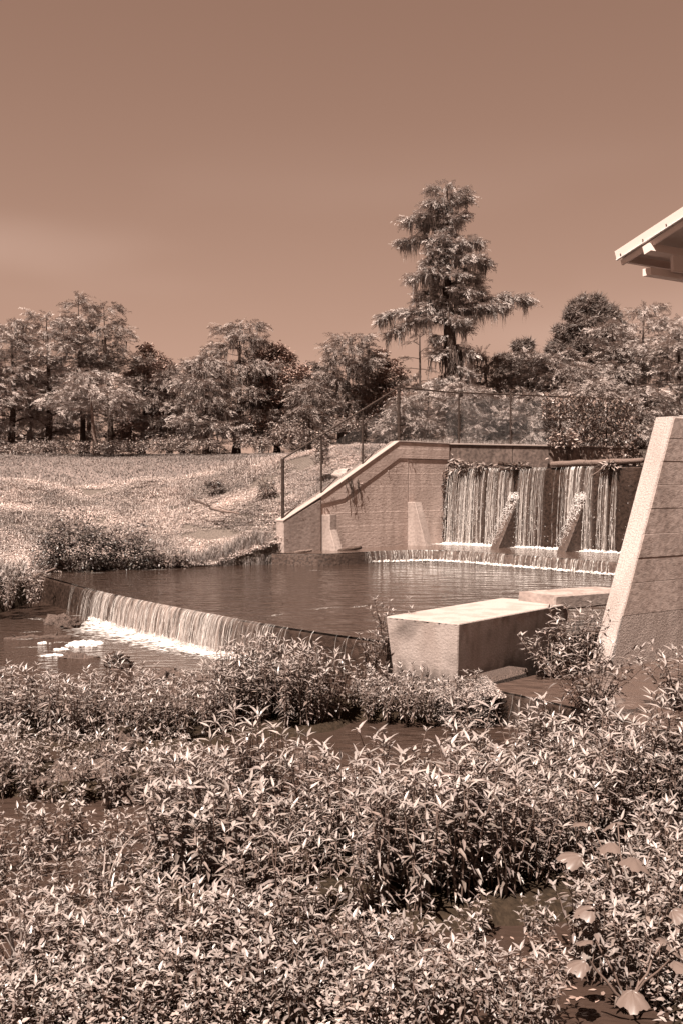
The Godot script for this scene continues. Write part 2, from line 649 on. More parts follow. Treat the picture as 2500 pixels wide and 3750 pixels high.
# churned foam spreading over the water from the foot of a fall, torn into streaks as it runs out; reach: pairs of metres along, metres out
func foam_sheet(line: PackedVector2Array, y: float, reach: Array, sd: float, strong: float) -> ArrayMesh:
	var pts := along(line, 0.03)
	var s := 0.0
	var rows := []
	var cols := []
	for k in pts.size():
		if k:
			s += pts[k].distance_to(pts[k - 1])
		var t := (pts[mini(k + 5, pts.size() - 1)] - pts[maxi(k - 5, 0)]).normalized()
		var o := Vector2(t.y, -t.x)
		if o.y > 0.0:
			o = -o
		var r := maxf(height_at(reach, s), 0.0)
		var row := PackedVector3Array()
		var cc := PackedColorArray()
		for j in 31:
			var f := j / 30.0
			var m := f * r
			var lift := 0.055 * exp(-m * 9.0) * (0.6 + 0.8 * nb.get_noise_2d(s * 16.0 + sd, m * 16.0)) + 0.012 * nb.get_noise_2d(s * 9.0, m * 22.0 + sd) * (1.0 - f)
			row.append(v3(pts[k] + o * (0.03 + m) - t * m * 0.35, y + 0.007 + maxf(lift, 0.0)))
			var streak := 0.5 + 0.8 * nb.get_noise_2d(s * 9.0 + sd * 3.0 + m * 2.0, m * 3.0) + 0.5 * nb.get_noise_2d(s * 30.0 + m * 5.0, m * 9.0 - sd)
			var al := clampf(smoothstep(f * 1.25 - 0.2, f * 1.25 + 0.25, streak) * (1.0 - f * f) * strong, 0.0, 0.97) * smoothstep(0.02, 0.15, r)
			cc.append(Color(0.66, 0.61, 0.585, al))
		rows.append(row)
		cols.append(cc)
	var g := MB.new()
	g.grid(rows, true, cols)
	return g.mesh()

# a lumpy mass, used for rocks and heaps of foam
func lump(size: Vector3, sd: int, rough: float, rings := 14) -> ArrayMesh:
	var g := MB.new()
	add_lump(g, Vector3.ZERO, size, sd, rough, rings)
	return g.mesh()

func add_lump(g: MB, at: Vector3, size: Vector3, sd: int, rough: float, rings := 14) -> void:
	var f := noise(0.9, 4, sd)
	var rows := []
	for j in rings + 1:
		var el := -PI * 0.5 + PI * j / rings
		var row := PackedVector3Array()
		for q in rings * 2 + 1:
			var az := TAU * (q % (rings * 2)) / (rings * 2)
			var d := Vector3(cos(el) * cos(az), sin(el), cos(el) * sin(az))
			var k := 1.0 + rough * f.get_noise_3d(d.x * 1.6, d.y * 1.6, d.z * 1.6) + rough * 0.45 * f.get_noise_3d(d.x * 5.0, d.y * 5.0, d.z * 5.0 + 9.0)
			row.append(at + d * size * k)
		rows.append(row)
	g.grid(rows)

func bent(a: Vector3, b: Vector3, wob: float, n: int) -> PackedVector3Array:
	var out := PackedVector3Array()
	for k in n + 1:
		var f := float(k) / n
		var w := wob * sin(PI * f)
		out.append(a.lerp(b, f) + Vector3(rr(-1, 1), rr(-0.6, 0.6), rr(-1, 1)) * w)
	return out

func taper(r0: float, r1: float, n: int) -> PackedFloat32Array:
	var out := PackedFloat32Array()
	for k in n + 1:
		out.append(lerpf(r0, r1, float(k) / n) * rr(0.9, 1.1))
	out[0] *= 0.75
	return out

func make_log(called: String, label: String, category: String, a: Vector3, b: Vector3, r0: float, r1: float, wob: float, m: Material, stubs := 0) -> void:
	var t := thing(called, label, category, "", a)
	var g := MB.new()
	var p := bent(Vector3.ZERO, b - a, wob, 9)
	var rad := taper(r0, r1, 9)
	p.insert(0, p[0] - (b - a).normalized() * 0.004)
	rad.insert(0, 0.001)
	p.append(p[p.size() - 1] + (b - a).normalized() * 0.006)
	rad.append(0.001)
	g.tube(p, rad, 8)
	part("trunk", g.mesh(), m, t)
	for k in stubs:
		var h := MB.new()
		var o := p[rng.randi_range(3, p.size() - 3)]
		h.tube(bent(o, o + Vector3(rr(-0.5, 0.5), rr(0.1, 0.45), rr(-0.3, 0.3)) * minf(1.0, (b - a).length() * 0.4), 0.03, 4), taper(r1 * 0.6, r1 * 0.15, 4), 5)
		part("branch", h.mesh(), m, t)

func build_water() -> void:
	var pool := PackedVector2Array()
	for q in along(lip, 0.2):
		var o := q
		pool.append(o)
	pool.append_array(PackedVector2Array([Vector2(2.9, 12.6), Vector2(9.6, 17.0), Vector2(9.6, 26.0), Vector2(4.5, 30.0), Vector2(-7.5, 26.0)]))
	sheet("pool_water", pool, POOL, M.pool, "dark smooth pool between the two weirs")
	var line := along(lip, 0.4)
	line.reverse()
	var creek := PackedVector2Array([Vector2(-14, 22.2)])
	for k in range(line.size() - 1, -1, -1):
		creek.append(line[k] + Vector2(0.1, 0.1))
	creek.append_array(PackedVector2Array([Vector2(1.5, 10.2), Vector2(2.7, 8.6), Vector2(4.4, 6.4), Vector2(6.5, 3.0), Vector2(6.5, -4.0), Vector2(-14, -4.0)]))
	sheet("creek_water", creek, CREEK, M.creek, "brown creek below the lower weir")
	var ap := PackedVector2Array()
	ap.append_array(along(apron_lip, 0.2))
	ap.append_array(PackedVector2Array([Vector2(7.0, 9.0), Vector2(7.4, 14.6), Vector2(2.9, 11.9), Vector2(1.75, 10.62)]))
	sheet("apron_water", ap, APRON, M.apron, "shallow brown water on the right-hand apron")
	var led := PackedVector2Array()
	led.append_array(along(ledge_line, 0.2))
	led.append_array(PackedVector2Array([Vector2(8.0, 23.3), Vector2(2.95, 28.35), Vector2(-1.3, 24.5)]))
	sheet("ledge_water", led, LEDGE + 0.006, M.apron, "thin water running over the ledge under the falls")
	var top := PackedVector2Array([W0 - WN * 0.02, W0 + WD * 7.0 - WN * 0.02, Vector2(9.5, 31.0), B0])
	sheet("pond_water", top, CREST + 0.004, M.pool, "pond water held behind the upper weir")

func build_walls() -> void:
	# wing wall with its sloping top
	var t := thing("wing_wall", "board-marked concrete wing wall with a top sloping down to the left", "wall")
	var g := MB.new()
	var o := v3(A0, 0.0)
	var dir := v3(AD, 0.0)
	var acr := v3(AN, 0.0)
	var joint := 1.22
	g.slab(o, dir, PackedVector2Array([Vector2(joint, -0.3), Vector2(4.35, -0.3), Vector2(4.35, 2.96), Vector2(3.98, 2.96), Vector2(joint, 1.53)]), -0.26, 0.0, 0.015, acr)
	part("main_slab", g.mesh(), M.wall, t)
	g = MB.new()
	g.slab(o, dir, PackedVector2Array([Vector2(0.0, -0.3), Vector2(joint - 0.02, -0.3), Vector2(joint - 0.02, 1.52), Vector2(0.0, 1.0)]), -0.24, 0.03, 0.015, acr)
	part("end_slab", g.mesh(), M.pier, t)
	# a coping band that stands proud along the top and throws a thin line of shade
	g = MB.new()
	g.slab(o, dir, PackedVector2Array([Vector2(joint + 0.75, 1.52), Vector2(3.98, 2.57), Vector2(5.98, 2.57), Vector2(5.98, 3.0), Vector2(3.95, 3.0), Vector2(joint, 1.57), Vector2(joint, 1.40)]), -0.28, 0.018, 0.008, acr)
	part("coping", g.mesh(), M.wall, t)
	g = MB.new()
	g.slab(o, dir, PackedVector2Array([Vector2(3.96, 3.003), Vector2(5.99, 3.003), Vector2(5.99, 3.03), Vector2(3.95, 3.03), Vector2(joint - 0.02, 1.60), Vector2(-0.01, 1.03), Vector2(-0.01, 1.0), Vector2(joint - 0.02, 1.57)]), -0.29, 0.035, 0.006, acr)
	part("top_cap", g.mesh(), M.cap, t)
	g = MB.new()
	g.slab(o, dir, PackedVector2Array([Vector2(4.36, -0.3), Vector2(6.15, -0.3), Vector2(6.15, 2.56), Vector2(4.36, 2.56)]), -0.27, -0.004, 0.01, acr)
	part("end_bay", g.mesh(), M.wall, t)
	# two buttresses, each a fin with a sloping foot
	var fin := func(s: float, prof: PackedVector2Array, w: float) -> ArrayMesh:
		var h := MB.new()
		h.slab(o + dir.normalized() * s, acr, prof, 0.0, w, 0.012, dir)
		return h.mesh()
	part("buttress", fin.call(1.235, PackedVector2Array([Vector2(0.004, 0.0), Vector2(0.62, 0.0), Vector2(0.30, 0.78), Vector2(0.30, 1.14), Vector2(0.004, 1.14)]), 0.24), M.pier, t)
	part("buttress", fin.call(4.30, PackedVector2Array([Vector2(0.004, 0.0), Vector2(0.74, 0.0), Vector2(0.26, 1.42), Vector2(0.004, 1.42)]), 0.26), M.pier, t)
	# upstream wall behind the falls, under the fence
	t = thing("back_wall", "stained dark concrete wall above and behind the falls", "wall")
	var s0 := 0.0
	for w in [2.06, 2.3, 1.7]:
		g = MB.new()
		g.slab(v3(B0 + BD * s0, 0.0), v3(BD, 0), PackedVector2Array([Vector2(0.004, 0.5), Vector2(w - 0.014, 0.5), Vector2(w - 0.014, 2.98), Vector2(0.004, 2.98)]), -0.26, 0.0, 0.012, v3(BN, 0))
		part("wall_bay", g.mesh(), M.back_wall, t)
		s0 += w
	g = MB.new()
	g.slab(v3(B0, 0.0), v3(BD, 0), PackedVector2Array([Vector2(0.02, 2.985), Vector2(6.1, 2.985), Vector2(6.1, 3.028), Vector2(0.02, 3.028)]), -0.28, 0.035, 0.008, v3(BN, 0))
	part("top_cap", g.mesh(), M.cap, t)
	# upper weir
	t = thing("upper_weir", "tall dark wet concrete weir wall behind the main falls", "weir")
	g = MB.new()
	g.slab(v3(W0, 0.0), v3(WD, 0), PackedVector2Array([Vector2(0.0, -0.3), Vector2(7.4, -0.3), Vector2(7.4, CREST), Vector2(0.0, CREST)]), -0.4, 0.0, 0.05, v3(WN, 0))
	part("weir_face", g.mesh(), M.wet, t)
	for s in [2.42, 4.5]:
		g = MB.new()
		g.slab(v3(W0 + WD * s, 0.0), v3(WN, 0), PackedVector2Array([Vector2(0.004, 0.0), Vector2(1.2, 0.0), Vector2(0.98, 0.1), Vector2(0.12, 1.46), Vector2(0.004, 1.5)]), -0.13, 0.13, 0.02, v3(WD, 0))
		part("sloping_prop", g.mesh(), M.damp, t)
	# ledge at the foot of the falls
	t = thing("stone_ledge", "low curved concrete ledge at the foot of the falls", "ledge")
	part("ledge_face", weir_body(ledge_line, LEDGE, -0.5, 0.6, 0.03), M.damp, t)
	g = MB.new()
	var lp := along(ledge_line, 0.3)
	lp.append_array(PackedVector2Array([Vector2(8.0, 23.3), Vector2(2.95, 28.35), Vector2(-1.5, 24.3)]))
	var idx := Geometry2D.triangulate_polygon(lp)
	for k in range(0, idx.size(), 3):
		var a := lp[idx[k]]
		var b := lp[idx[k + 1]]
		var d := lp[idx[k + 2]]
		if (b - a).cross(d - a) > 0.0:
			var q := b
			b = d
			d = q
		g.tri(v3(a, LEDGE - 0.004), v3(b, LEDGE - 0.004), v3(d, LEDGE - 0.004))
	part("ledge_top", g.mesh(), M.wet, t)
	# lower weir
	solo("lower_weir", weir_body(lip, POOL - 0.006, -1.0, 0.45, 0.07), M.wet, "long low dark weir wall running diagonally across the creek", "weir")
	solo("apron_weir", weir_body(apron_lip, APRON - 0.006, -1.0, 0.4, 0.05), M.wet, "low dark weir lip beside the pale concrete block", "weir")
	# pale block in the middle of the creek: a battered box
	var A := Vector2(0.49, 11.43)
	var B := Vector2(1.227, 10.80)
	var C := Vector2(2.82, 12.72)
	var D := A + (C - B)
	g = MB.new()
	var mid := (A + C) * 0.5
	var ring := func(y: float, grow: float, cut: float) -> PackedVector3Array:
		var out := PackedVector3Array()
		var cs := [A, B, C, D]
		for k in 4:
			var p: Vector2 = cs[k]
			var l: Vector2 = (cs[(k + 3) % 4] - p).normalized()
			var n: Vector2 = (cs[(k + 1) % 4] - p).normalized()
			var inner := p + (l + n) * grow
			out.append(v3(inner + l * cut, y))
			out.append(v3(inner + n * cut, y))
		out.append(out[0])
		return out
	var foot_ring: PackedVector3Array = ring.call(-0.75, 0.10, 0.012)
	var top_ring: PackedVector3Array = ring.call(0.355, 0.0, 0.012)
	# faces in fine strips: tide mark and green growth at the foot, drips from the top, edges a little worn
	for k in 8:
		var long := (foot_ring[k + 1] - foot_ring[k]).length() > 0.1
		var n := 44 if long else 2
		var rows := []
		var cols := []
		for h in 31:
			var f := h / 30.0
			var row := PackedVector3Array()
			var cc := PackedColorArray()
			for q in n + 1:
				var u := float(q) / n
				var at := foot_ring[k].lerp(foot_ring[k + 1], u).lerp(top_ring[k].lerp(top_ring[k + 1], u), f)
				if h == 30:
					at.y -= maxf(0.0, nb.get_noise_2d(at.x * 9.0, at.z * 9.0) - 0.25) * 0.03
				var tide := smoothstep(-0.10, -0.26, at.y + 0.07 * nb.get_noise_2d(at.x * 6.0, at.z * 6.0) + 0.03 * nb.get_noise_2d(at.x * 30.0, at.z * 30.0))
				var drip := maxf(0.0, nb.get_noise_2d((at.x - at.z) * 9.0, 7.0) + 0.5 * nb.get_noise_2d((at.x - at.z) * 27.0, at.y * 2.0) - 0.1) * smoothstep(-0.35, 0.35, at.y)
				var blot := nb.get_noise_3d(at.x * 2.5, at.y * 4.0, at.z * 2.5) * 0.22
				var c := clampf(1.0 - 0.55 * tide - 0.45 * drip + blot, 0.25, 1.15)
				row.append(at)
				cc.append(Color(c, c * lerpf(1.0, 0.95, 1.0 - c), c * lerpf(1.0, 0.92, 1.0 - c)))
			rows.append(row)
			cols.append(cc)
		g.grid(rows, true, cols)
	var rings := [top_ring, ring.call(0.366, 0.005, 0.012), ring.call(0.37, 0.018, 0.012)]
	for h in 2:
		for k in 8:
			g.quad(rings[h][k], rings[h + 1][k], rings[h + 1][k + 1], rings[h][k + 1])
	for k in range(1, 7):
		g.tri(rings[2][0], rings[2][k + 1], rings[2][k])
	solo("concrete_block", g.mesh(), M.light, "big pale square-cut concrete block beside the pool", "block")
	# slab between the block and the pier
	g = MB.new()
	g.slab(P(2.586, 0.295, 12.500), Vector3(0.8, 0, -0.6), PackedVector2Array([Vector2(0, 0), Vector2(1.5, 0), Vector2(1.5, 0.17), Vector2(0.02, 0.19)]), -0.62, 0.0, 0.02, Vector3(0.6, 0, 0.8))
	solo("concrete_slab", g.mesh(), M.pier, "rough pale concrete slab lying between the block and the tall pier", "slab")
	# slab at the foot of the block, with a mossy side
	t = thing("footing_slab", "low mossy concrete footing at the foot of the pale block", "footing")
	g = MB.new()
	g.slab(P(1.225, -0.177, 10.550), Vector3(0.64, 0, -0.77), PackedVector2Array([Vector2(0, -0.8), Vector2(1.2, -0.8), Vector2(1.2, -0.03), Vector2(0, -0.03)]), -0.18, 0.12, 0.04, Vector3(0.77, 0, 0.64))
	part("footing", g.mesh(), M.moss_rock, t)
	# tall pier on the right
	t = thing("concrete_pier", "tall coarse concrete pier with a sloping pale end face at right", "pier")
	var foot := Vector2(2.86, 11.62)
	var ud := Vector2(0.8, 0.6)
	var un := Vector2(0.6, -0.8)
	var lean := 0.42
	g = MB.new()
	g.slab(v3(foot, 0.0), v3(ud, 0), PackedVector2Array([Vector2(-0.7 * lean, -0.7), Vector2(7.0, -0.7), Vector2(7.0, 2.64), Vector2(2.64 * lean, 2.64)]), 0.0, 0.25, 0.012, v3(un, 0))
	part("pier_body", g.mesh(), M.pier_end, t)
	# the shuttered right face: courses of boards, each a hair prouder or shallower than the next
	var courses := [0.36, 0.72, 1.0, 1.27, 1.56, 1.83, 2.11, 2.38, 2.625]
	for k in courses.size() - 1:
		g = MB.new()
		var y0: float = courses[k]
		var y1: float = courses[k + 1] - 0.004
		g.slab(v3(foot, 0.0), v3(ud, 0), PackedVector2Array([Vector2(y0 * lean + 0.02, y0), Vector2(6.9, y0), Vector2(6.9, y1), Vector2(y1 * lean + 0.02, y1)]), 0.22, 0.256 + rr(0, 0.008), 0.003, v3(un, 0))
		part("course", g.mesh(), M.pier, t)
	# coarse, washed-out foot
	g = MB.new()
	var rows := []
	for j in 12:
		var y := lerpf(-0.7, 0.358, j / 11.0)
		var row := PackedVector3Array()
		for k in 160:
			var s := y * lean + 0.015 + (6.9 - y * lean) * k / 159.0
			var out := 0.262 + 0.05 * maxf(0.0, 0.36 - y) + 0.006 * nb.get_noise_2d(s * 4.0, y * 4.0) * (1.0 if j < 11 and k > 0 else 0.0)
			row.append(v3(foot + ud * s + un * out, y))
		rows.append(row)
	g.grid(rows)
	part("washed_foot", g.mesh(), M.pier_low, t)

func build_falls() -> void:
	# the main falls
	var t := thing("waterfall", "tall curtain of white water falling over the upper weir", "waterfall")
	var line := PackedVector2Array()
	for k in 13:
		line.append(W0 + WD * (0.5 * k) + WN * 0.01)
	var dens := [[0.0, 0.5], [0.08, 0.95], [1.4, 1.0], [1.44, 0.25], [1.54, 0.25], [1.58, 0.95], [2.38, 1.0], [2.42, 0.06], [2.54, 0.06], [2.58, 0.9], [2.95, 0.85], [3.0, 0.3], [3.1, 0.5], [3.38, 0.4], [3.45, 0.05], [4.0, 0.06], [4.05, 0.85], [4.85, 0.85], [4.9, 0.1], [5.08, 0.1], [5.1, 1.0], [5.26, 1.0], [5.3, 0.06], [5.42, 0.06], [5.44, 0.6], [5.5, 0.6], [5.54, 0.08], [6.2, 0.1]]
	part("water_film", film(line, CREST, LEDGE, 0.18, dens, 0.2), M.fall, t)
	part("water_threads", falling_threads(line, CREST, LEDGE, 0.24, dens, 56.0, 0.007, 0.05, 0.62, 0.25, 0.85), M.fall, t).set_meta("kind", "stuff")
	part("water_threads", falling_threads(line, CREST, LEDGE, 0.30, dens, 34.0, 0.006, 0.022, 0.85, 0.6, 1.0), M.fall, t).set_meta("kind", "stuff")
	spray_drops(t, line, CREST, LEDGE, 0.26, dens, 1500, 0.0042)
	# water shooting down the two props
	for s in [2.42, 4.5]:
		var g := MB.new()
		var cov := Cover.new()
		for k in 900:
			var f := pow(rr(0.0, 1.0), 2.4)
			var out := lerpf(0.1, 1.0, f)
			var y := lerpf(1.52, 0.35, f)
			var spread := lerpf(0.16, 0.14, f)
			var at := v3(W0 + WD * (s + rr(-1, 1) * spread) + WN * out, y + rr(-0.02, 0.07) + (rr(0.0, 0.12) if f < 0.12 else 0.0))
			var b := Basis.from_euler(Vector3(rr(-3, 3), rr(-3, 3), rr(-3, 3))).scaled(Vector3(1, 1.6, 1) * rr(0.003, 0.008) * lerpf(1.2, 0.7, f))
			cov.put(Transform3D(b, at), Color(1, 1, 1))
		many("splash", drop_mesh(), M.foam, cov, t)
	# lower ledge
	t = thing("ledge_fall", "short fringe of water spilling over the low curved ledge", "waterfall")
	var d3 := [[0.0, 0.0], [2.3, 0.0], [2.6, 0.35], [3.2, 0.75], [5.2, 0.8], [6.2, 0.62], [7.4, 0.6], [8.0, 0.72], [9.4, 0.6], [11.0, 0.6]]
	part("water_film", film(ledge_line, LEDGE, POOL, 0.06, d3, 0.3), M.fall, t)
	part("water_threads", falling_threads(ledge_line, LEDGE, POOL, 0.09, d3, 70.0, 0.008, 0.04, 0.66, 0.4, 0.9), M.fall, t).set_meta("kind", "stuff")
	# lower weir
	t = thing("lower_waterfall", "long low curtain of water falling from the lower weir", "waterfall")
	var d4 := [[0.0, 0.0], [3.0, 0.0], [4.4, 0.1], [5.2, 0.35], [5.5, 0.75], [5.85, 0.8], [5.9, 0.1], [6.0, 0.1], [6.05, 0.9], [8.2, 1.0], [9.4, 0.8], [9.8, 0.4], [10.3, 0.42], [10.7, 0.2], [11.1, 0.04], [13.5, 0.0]]
	part("water_film", film(lip, POOL, CREEK, 0.13, d4, 0.5), M.fall, t)
	part("water_threads", falling_threads(lip, POOL, CREEK, 0.17, d4, 95.0, 0.006, 0.035, 0.58, 0.3, 0.75), M.fall, t).set_meta("kind", "stuff")
	part("water_threads", falling_threads(lip, POOL, CREEK, 0.20, d4, 50.0, 0.004, 0.016, 0.82, 0.5, 0.95), M.fall, t).set_meta("kind", "stuff")
	# apron
	t = thing("apron_fall", "thin dark trickle of water over the lip at right", "waterfall")
	var d6 := [[0.0, 0.3], [0.2, 0.3], [1.2, 0.15], [2.0, 0.25], [5.0, 0.3]]
	part("water_film", film(apron_lip, APRON, CREEK, 0.05, d6, 0.25), M.fall, t)
	part("water_threads", falling_threads(apron_lip, APRON, CREEK, 0.06, d6, 50.0, 0.006, 0.02, 0.4, 0.3, 0.7), M.fall, t).set_meta("kind", "stuff")

var drop_cache: ArrayMesh
func drop_mesh() -> ArrayMesh:
	if drop_cache == null:
		drop_cache = lump(Vector3.ONE, 5, 0.25, 4)
	return drop_cache

func spray_drops(t: Node3D, line: PackedVector2Array, top: float, bot: float, thrown: float, dens: Array, count: int, size: float) -> void:
	var cov := Cover.new()
	var pts := along(line, 0.05)
	for k in count:
		var q := rng.randi_range(1, pts.size() - 2)
		var s := q * 0.05
		if rr(0.0, 1.0) > height_at(dens, s):
			continue
		var f := pow(rr(0.0, 1.0), 0.55)
		var at := v3(pts[q] + WN * (thrown * sqrt(f) + rr(-0.05, 0.09)), lerpf(top, bot, f) + rr(-0.05, 0.05))
		cov.put(Transform3D(Basis().scaled(Vector3(1, rr(1.5, 4.0), 1) * size * rr(0.5, 1.4)), at), Color(1, 1, 1))
	many("spray", drop_mesh(), M.foam, cov, t)

# foam drawn out into thin streaks on the water: spots holds pairs of ends, wide the width
func foam_streaks(label: String, spots: Array, wide: float) -> void:
	var g := MB.new()
	for e in spots:
		var a: Vector3 = e[0]
		var b: Vector3 = e[1]
		var side := (b - a).normalized().cross(Vector3.UP)
		for k in 3:
			var off := rr(-2.5, 2.5) * wide
			var f0 := rr(0.0, 0.4)
			var f1 := rr(0.6, 1.0)
			var ph := rr(0, 99)
			var rows := []
			var cols := []
			for j in 25:
				var f := j / 24.0
				var p := a.lerp(b, lerpf(f0, f1, f)) + side * (off + 0.05 * nb.get_noise_2d(ph, f * 3.0)) + Vector3.UP * 0.005
				var w := wide * (0.5 + 0.9 * nb.get_noise_2d(ph + 9.0, f * 7.0)) * sin(PI * f)
				var row := PackedVector3Array()
				var cc := PackedColorArray()
				for q in [-1.0, 0.0, 1.0]:
					row.append(p + side * maxf(w, 0.002) * q)
					cc.append(Color(0.6, 0.55, 0.52, clampf((0.75 + 0.6 * nb.get_noise_2d(ph + 30.0, f * 14.0)) * (1.0 - absf(q)), 0.0, 0.95)))
				rows.append(row)
				cols.append(cc)
			g.grid(rows, true, cols)
	solo("foam", g.mesh(), M.fall, label, "", "", "stuff")

func build_foam() -> void:
	var line := PackedVector2Array()
	for k in 15:
		line.append(W0 + WD * (-0.05 + 0.5 * k) + WN * 0.12)
	solo("foam", foam_sheet(line, LEDGE, [[0.0, 0.6], [0.4, 1.2], [1.4, 1.1], [2.0, 0.8], [2.6, 0.5], [4.0, 0.35], [4.6, 0.55], [5.4, 0.5], [6.6, 0.3]], 3.0, 1.5), M.fall, "white foam boiling at the foot of the main falls", "", "", "stuff")
	solo("foam", foam_sheet(ledge_line, POOL, [[0.0, 0.0], [2.4, 0.0], [3.0, 0.14], [5.0, 0.26], [8.0, 0.22], [12.0, 0.2]], 5.0, 1.1), M.fall, "thin line of foam under the curved ledge", "", "", "stuff")
	solo("foam", foam_sheet(lip, CREEK, [[0.0, 0.0], [4.6, 0.0], [5.2, 0.35], [5.8, 0.9], [6.8, 1.15], [8.4, 0.95], [9.4, 0.7], [10.2, 0.35], [11.0, 0.0]], 7.0, 1.6), M.fall, "bright white foam along the foot of the lower weir", "", "", "stuff")
	var spots := []
	# streaks drifting on the creek and the pool
	for s in [[P(-3.978, -0.520, 16.788), P(-3.192, -0.520, 16.584)], [P(-3.606, -0.520, 15.637), P(-3.080, -0.520, 16.003)], [P(-4.303, -0.520, 15.287), P(-4.024, -0.520, 15.460)], [P(-4.198, -0.520, 14.479), P(-3.725, -0.520, 14.792)], [P(-3.752, -0.520, 13.961), P(-3.218, -0.520, 14.215)], [P(-3.097, -0.520, 13.682), P(-2.582, -0.520, 13.414)], [P(-5.064, -0.520, 15.637), P(-4.532, -0.520, 15.863)], [P(-4.728, -0.520, 14.792), P(-4.209, -0.520, 14.953)], [P(-5.152, -0.520, 16.337), P(-4.738, -0.520, 16.584)], [P(-3.080, -0.520, 16.003), P(-2.372, -0.520, 15.373)], [P(-2.533, -0.520, 14.792), P(-1.917, -0.520, 14.402)], [P(-2.138, -0.520, 13.855), P(-1.749, -0.520, 14.033)], [P(-3.199, -0.520, 14.402), P(-2.986, -0.520, 14.556)], [P(-4.986, -0.520, 18.552), P(-4.561, -0.520, 18.743)], [P(-5.599, -0.520, 18.243), P(-5.067, -0.520, 18.003)], [P(-2.478, -0.520, 12.877), P(-2.009, -0.520, 12.669)]]:
		spots.append(s)
	foam_streaks("scattered foam streaks drifting on the creek at left", spots, 0.03)
	spots = []
	for s in [[P(-0.600, 0.000, 15.057), P(0.105, 0.000, 15.497)], [P(0.104, 0.000, 15.274), P(0.440, 0.000, 15.727)], [P(-1.081, 0.000, 14.249), P(-0.832, 0.000, 14.642)], [P(2.425, 0.000, 17.546), P(3.538, 0.000, 18.303)], [P(2.471, 0.000, 16.850), P(3.483, 0.000, 17.261)], [P(-0.787, 0.000, 22.116), P(-0.419, 0.000, 22.467)], [P(-4.585, 0.000, 22.348), P(-3.485, 0.000, 22.586)], [P(-5.491, 0.000, 21.445), P(-4.837, 0.000, 21.775)]]:
		spots.append(s)
	foam_streaks("faint foam streaks on the dark pool", spots, 0.022)
	# heaped froth
	var heap := func(label: String, at: Vector3, size: Vector3, n: int, sd: int) -> void:
		var g := MB.new()
		for k in n * 3:
			var q := Vector3(rr(-1, 1) * size.x, 0, rr(-1, 1) * size.z)
			var h := 1.0 - 0.75 * (absf(q.x) / size.x)
			add_lump(g, q + Vector3(0, 0.0, 0), Vector3(size.x * 0.3, size.y * 0.5 * h, size.z * 0.42) * rr(0.6, 1.15), sd + k, 0.55, 10)
		var o := solo("froth", g.mesh(), M.foam, label, "froth")
		o.position = at
	heap.call("big heap of white froth at the end of the floating log", P(-3.779, -0.520, 15.160), Vector3(0.26, 0.12, 0.16), 7, 300)
	heap.call("small white clump of froth below the big heap, right of two", P(-4.004, -0.520, 14.712), Vector3(0.11, 0.05, 0.06), 4, 320)
	heap.call("long low smear of froth nearest the leafy stand at left", P(-3.943, -0.520, 14.178), Vector3(0.17, 0.045, 0.06), 5, 330)
	heap.call("small round froth clump touching the floating log", P(-4.426, -0.520, 15.287), Vector3(0.09, 0.05, 0.05), 3, 340)


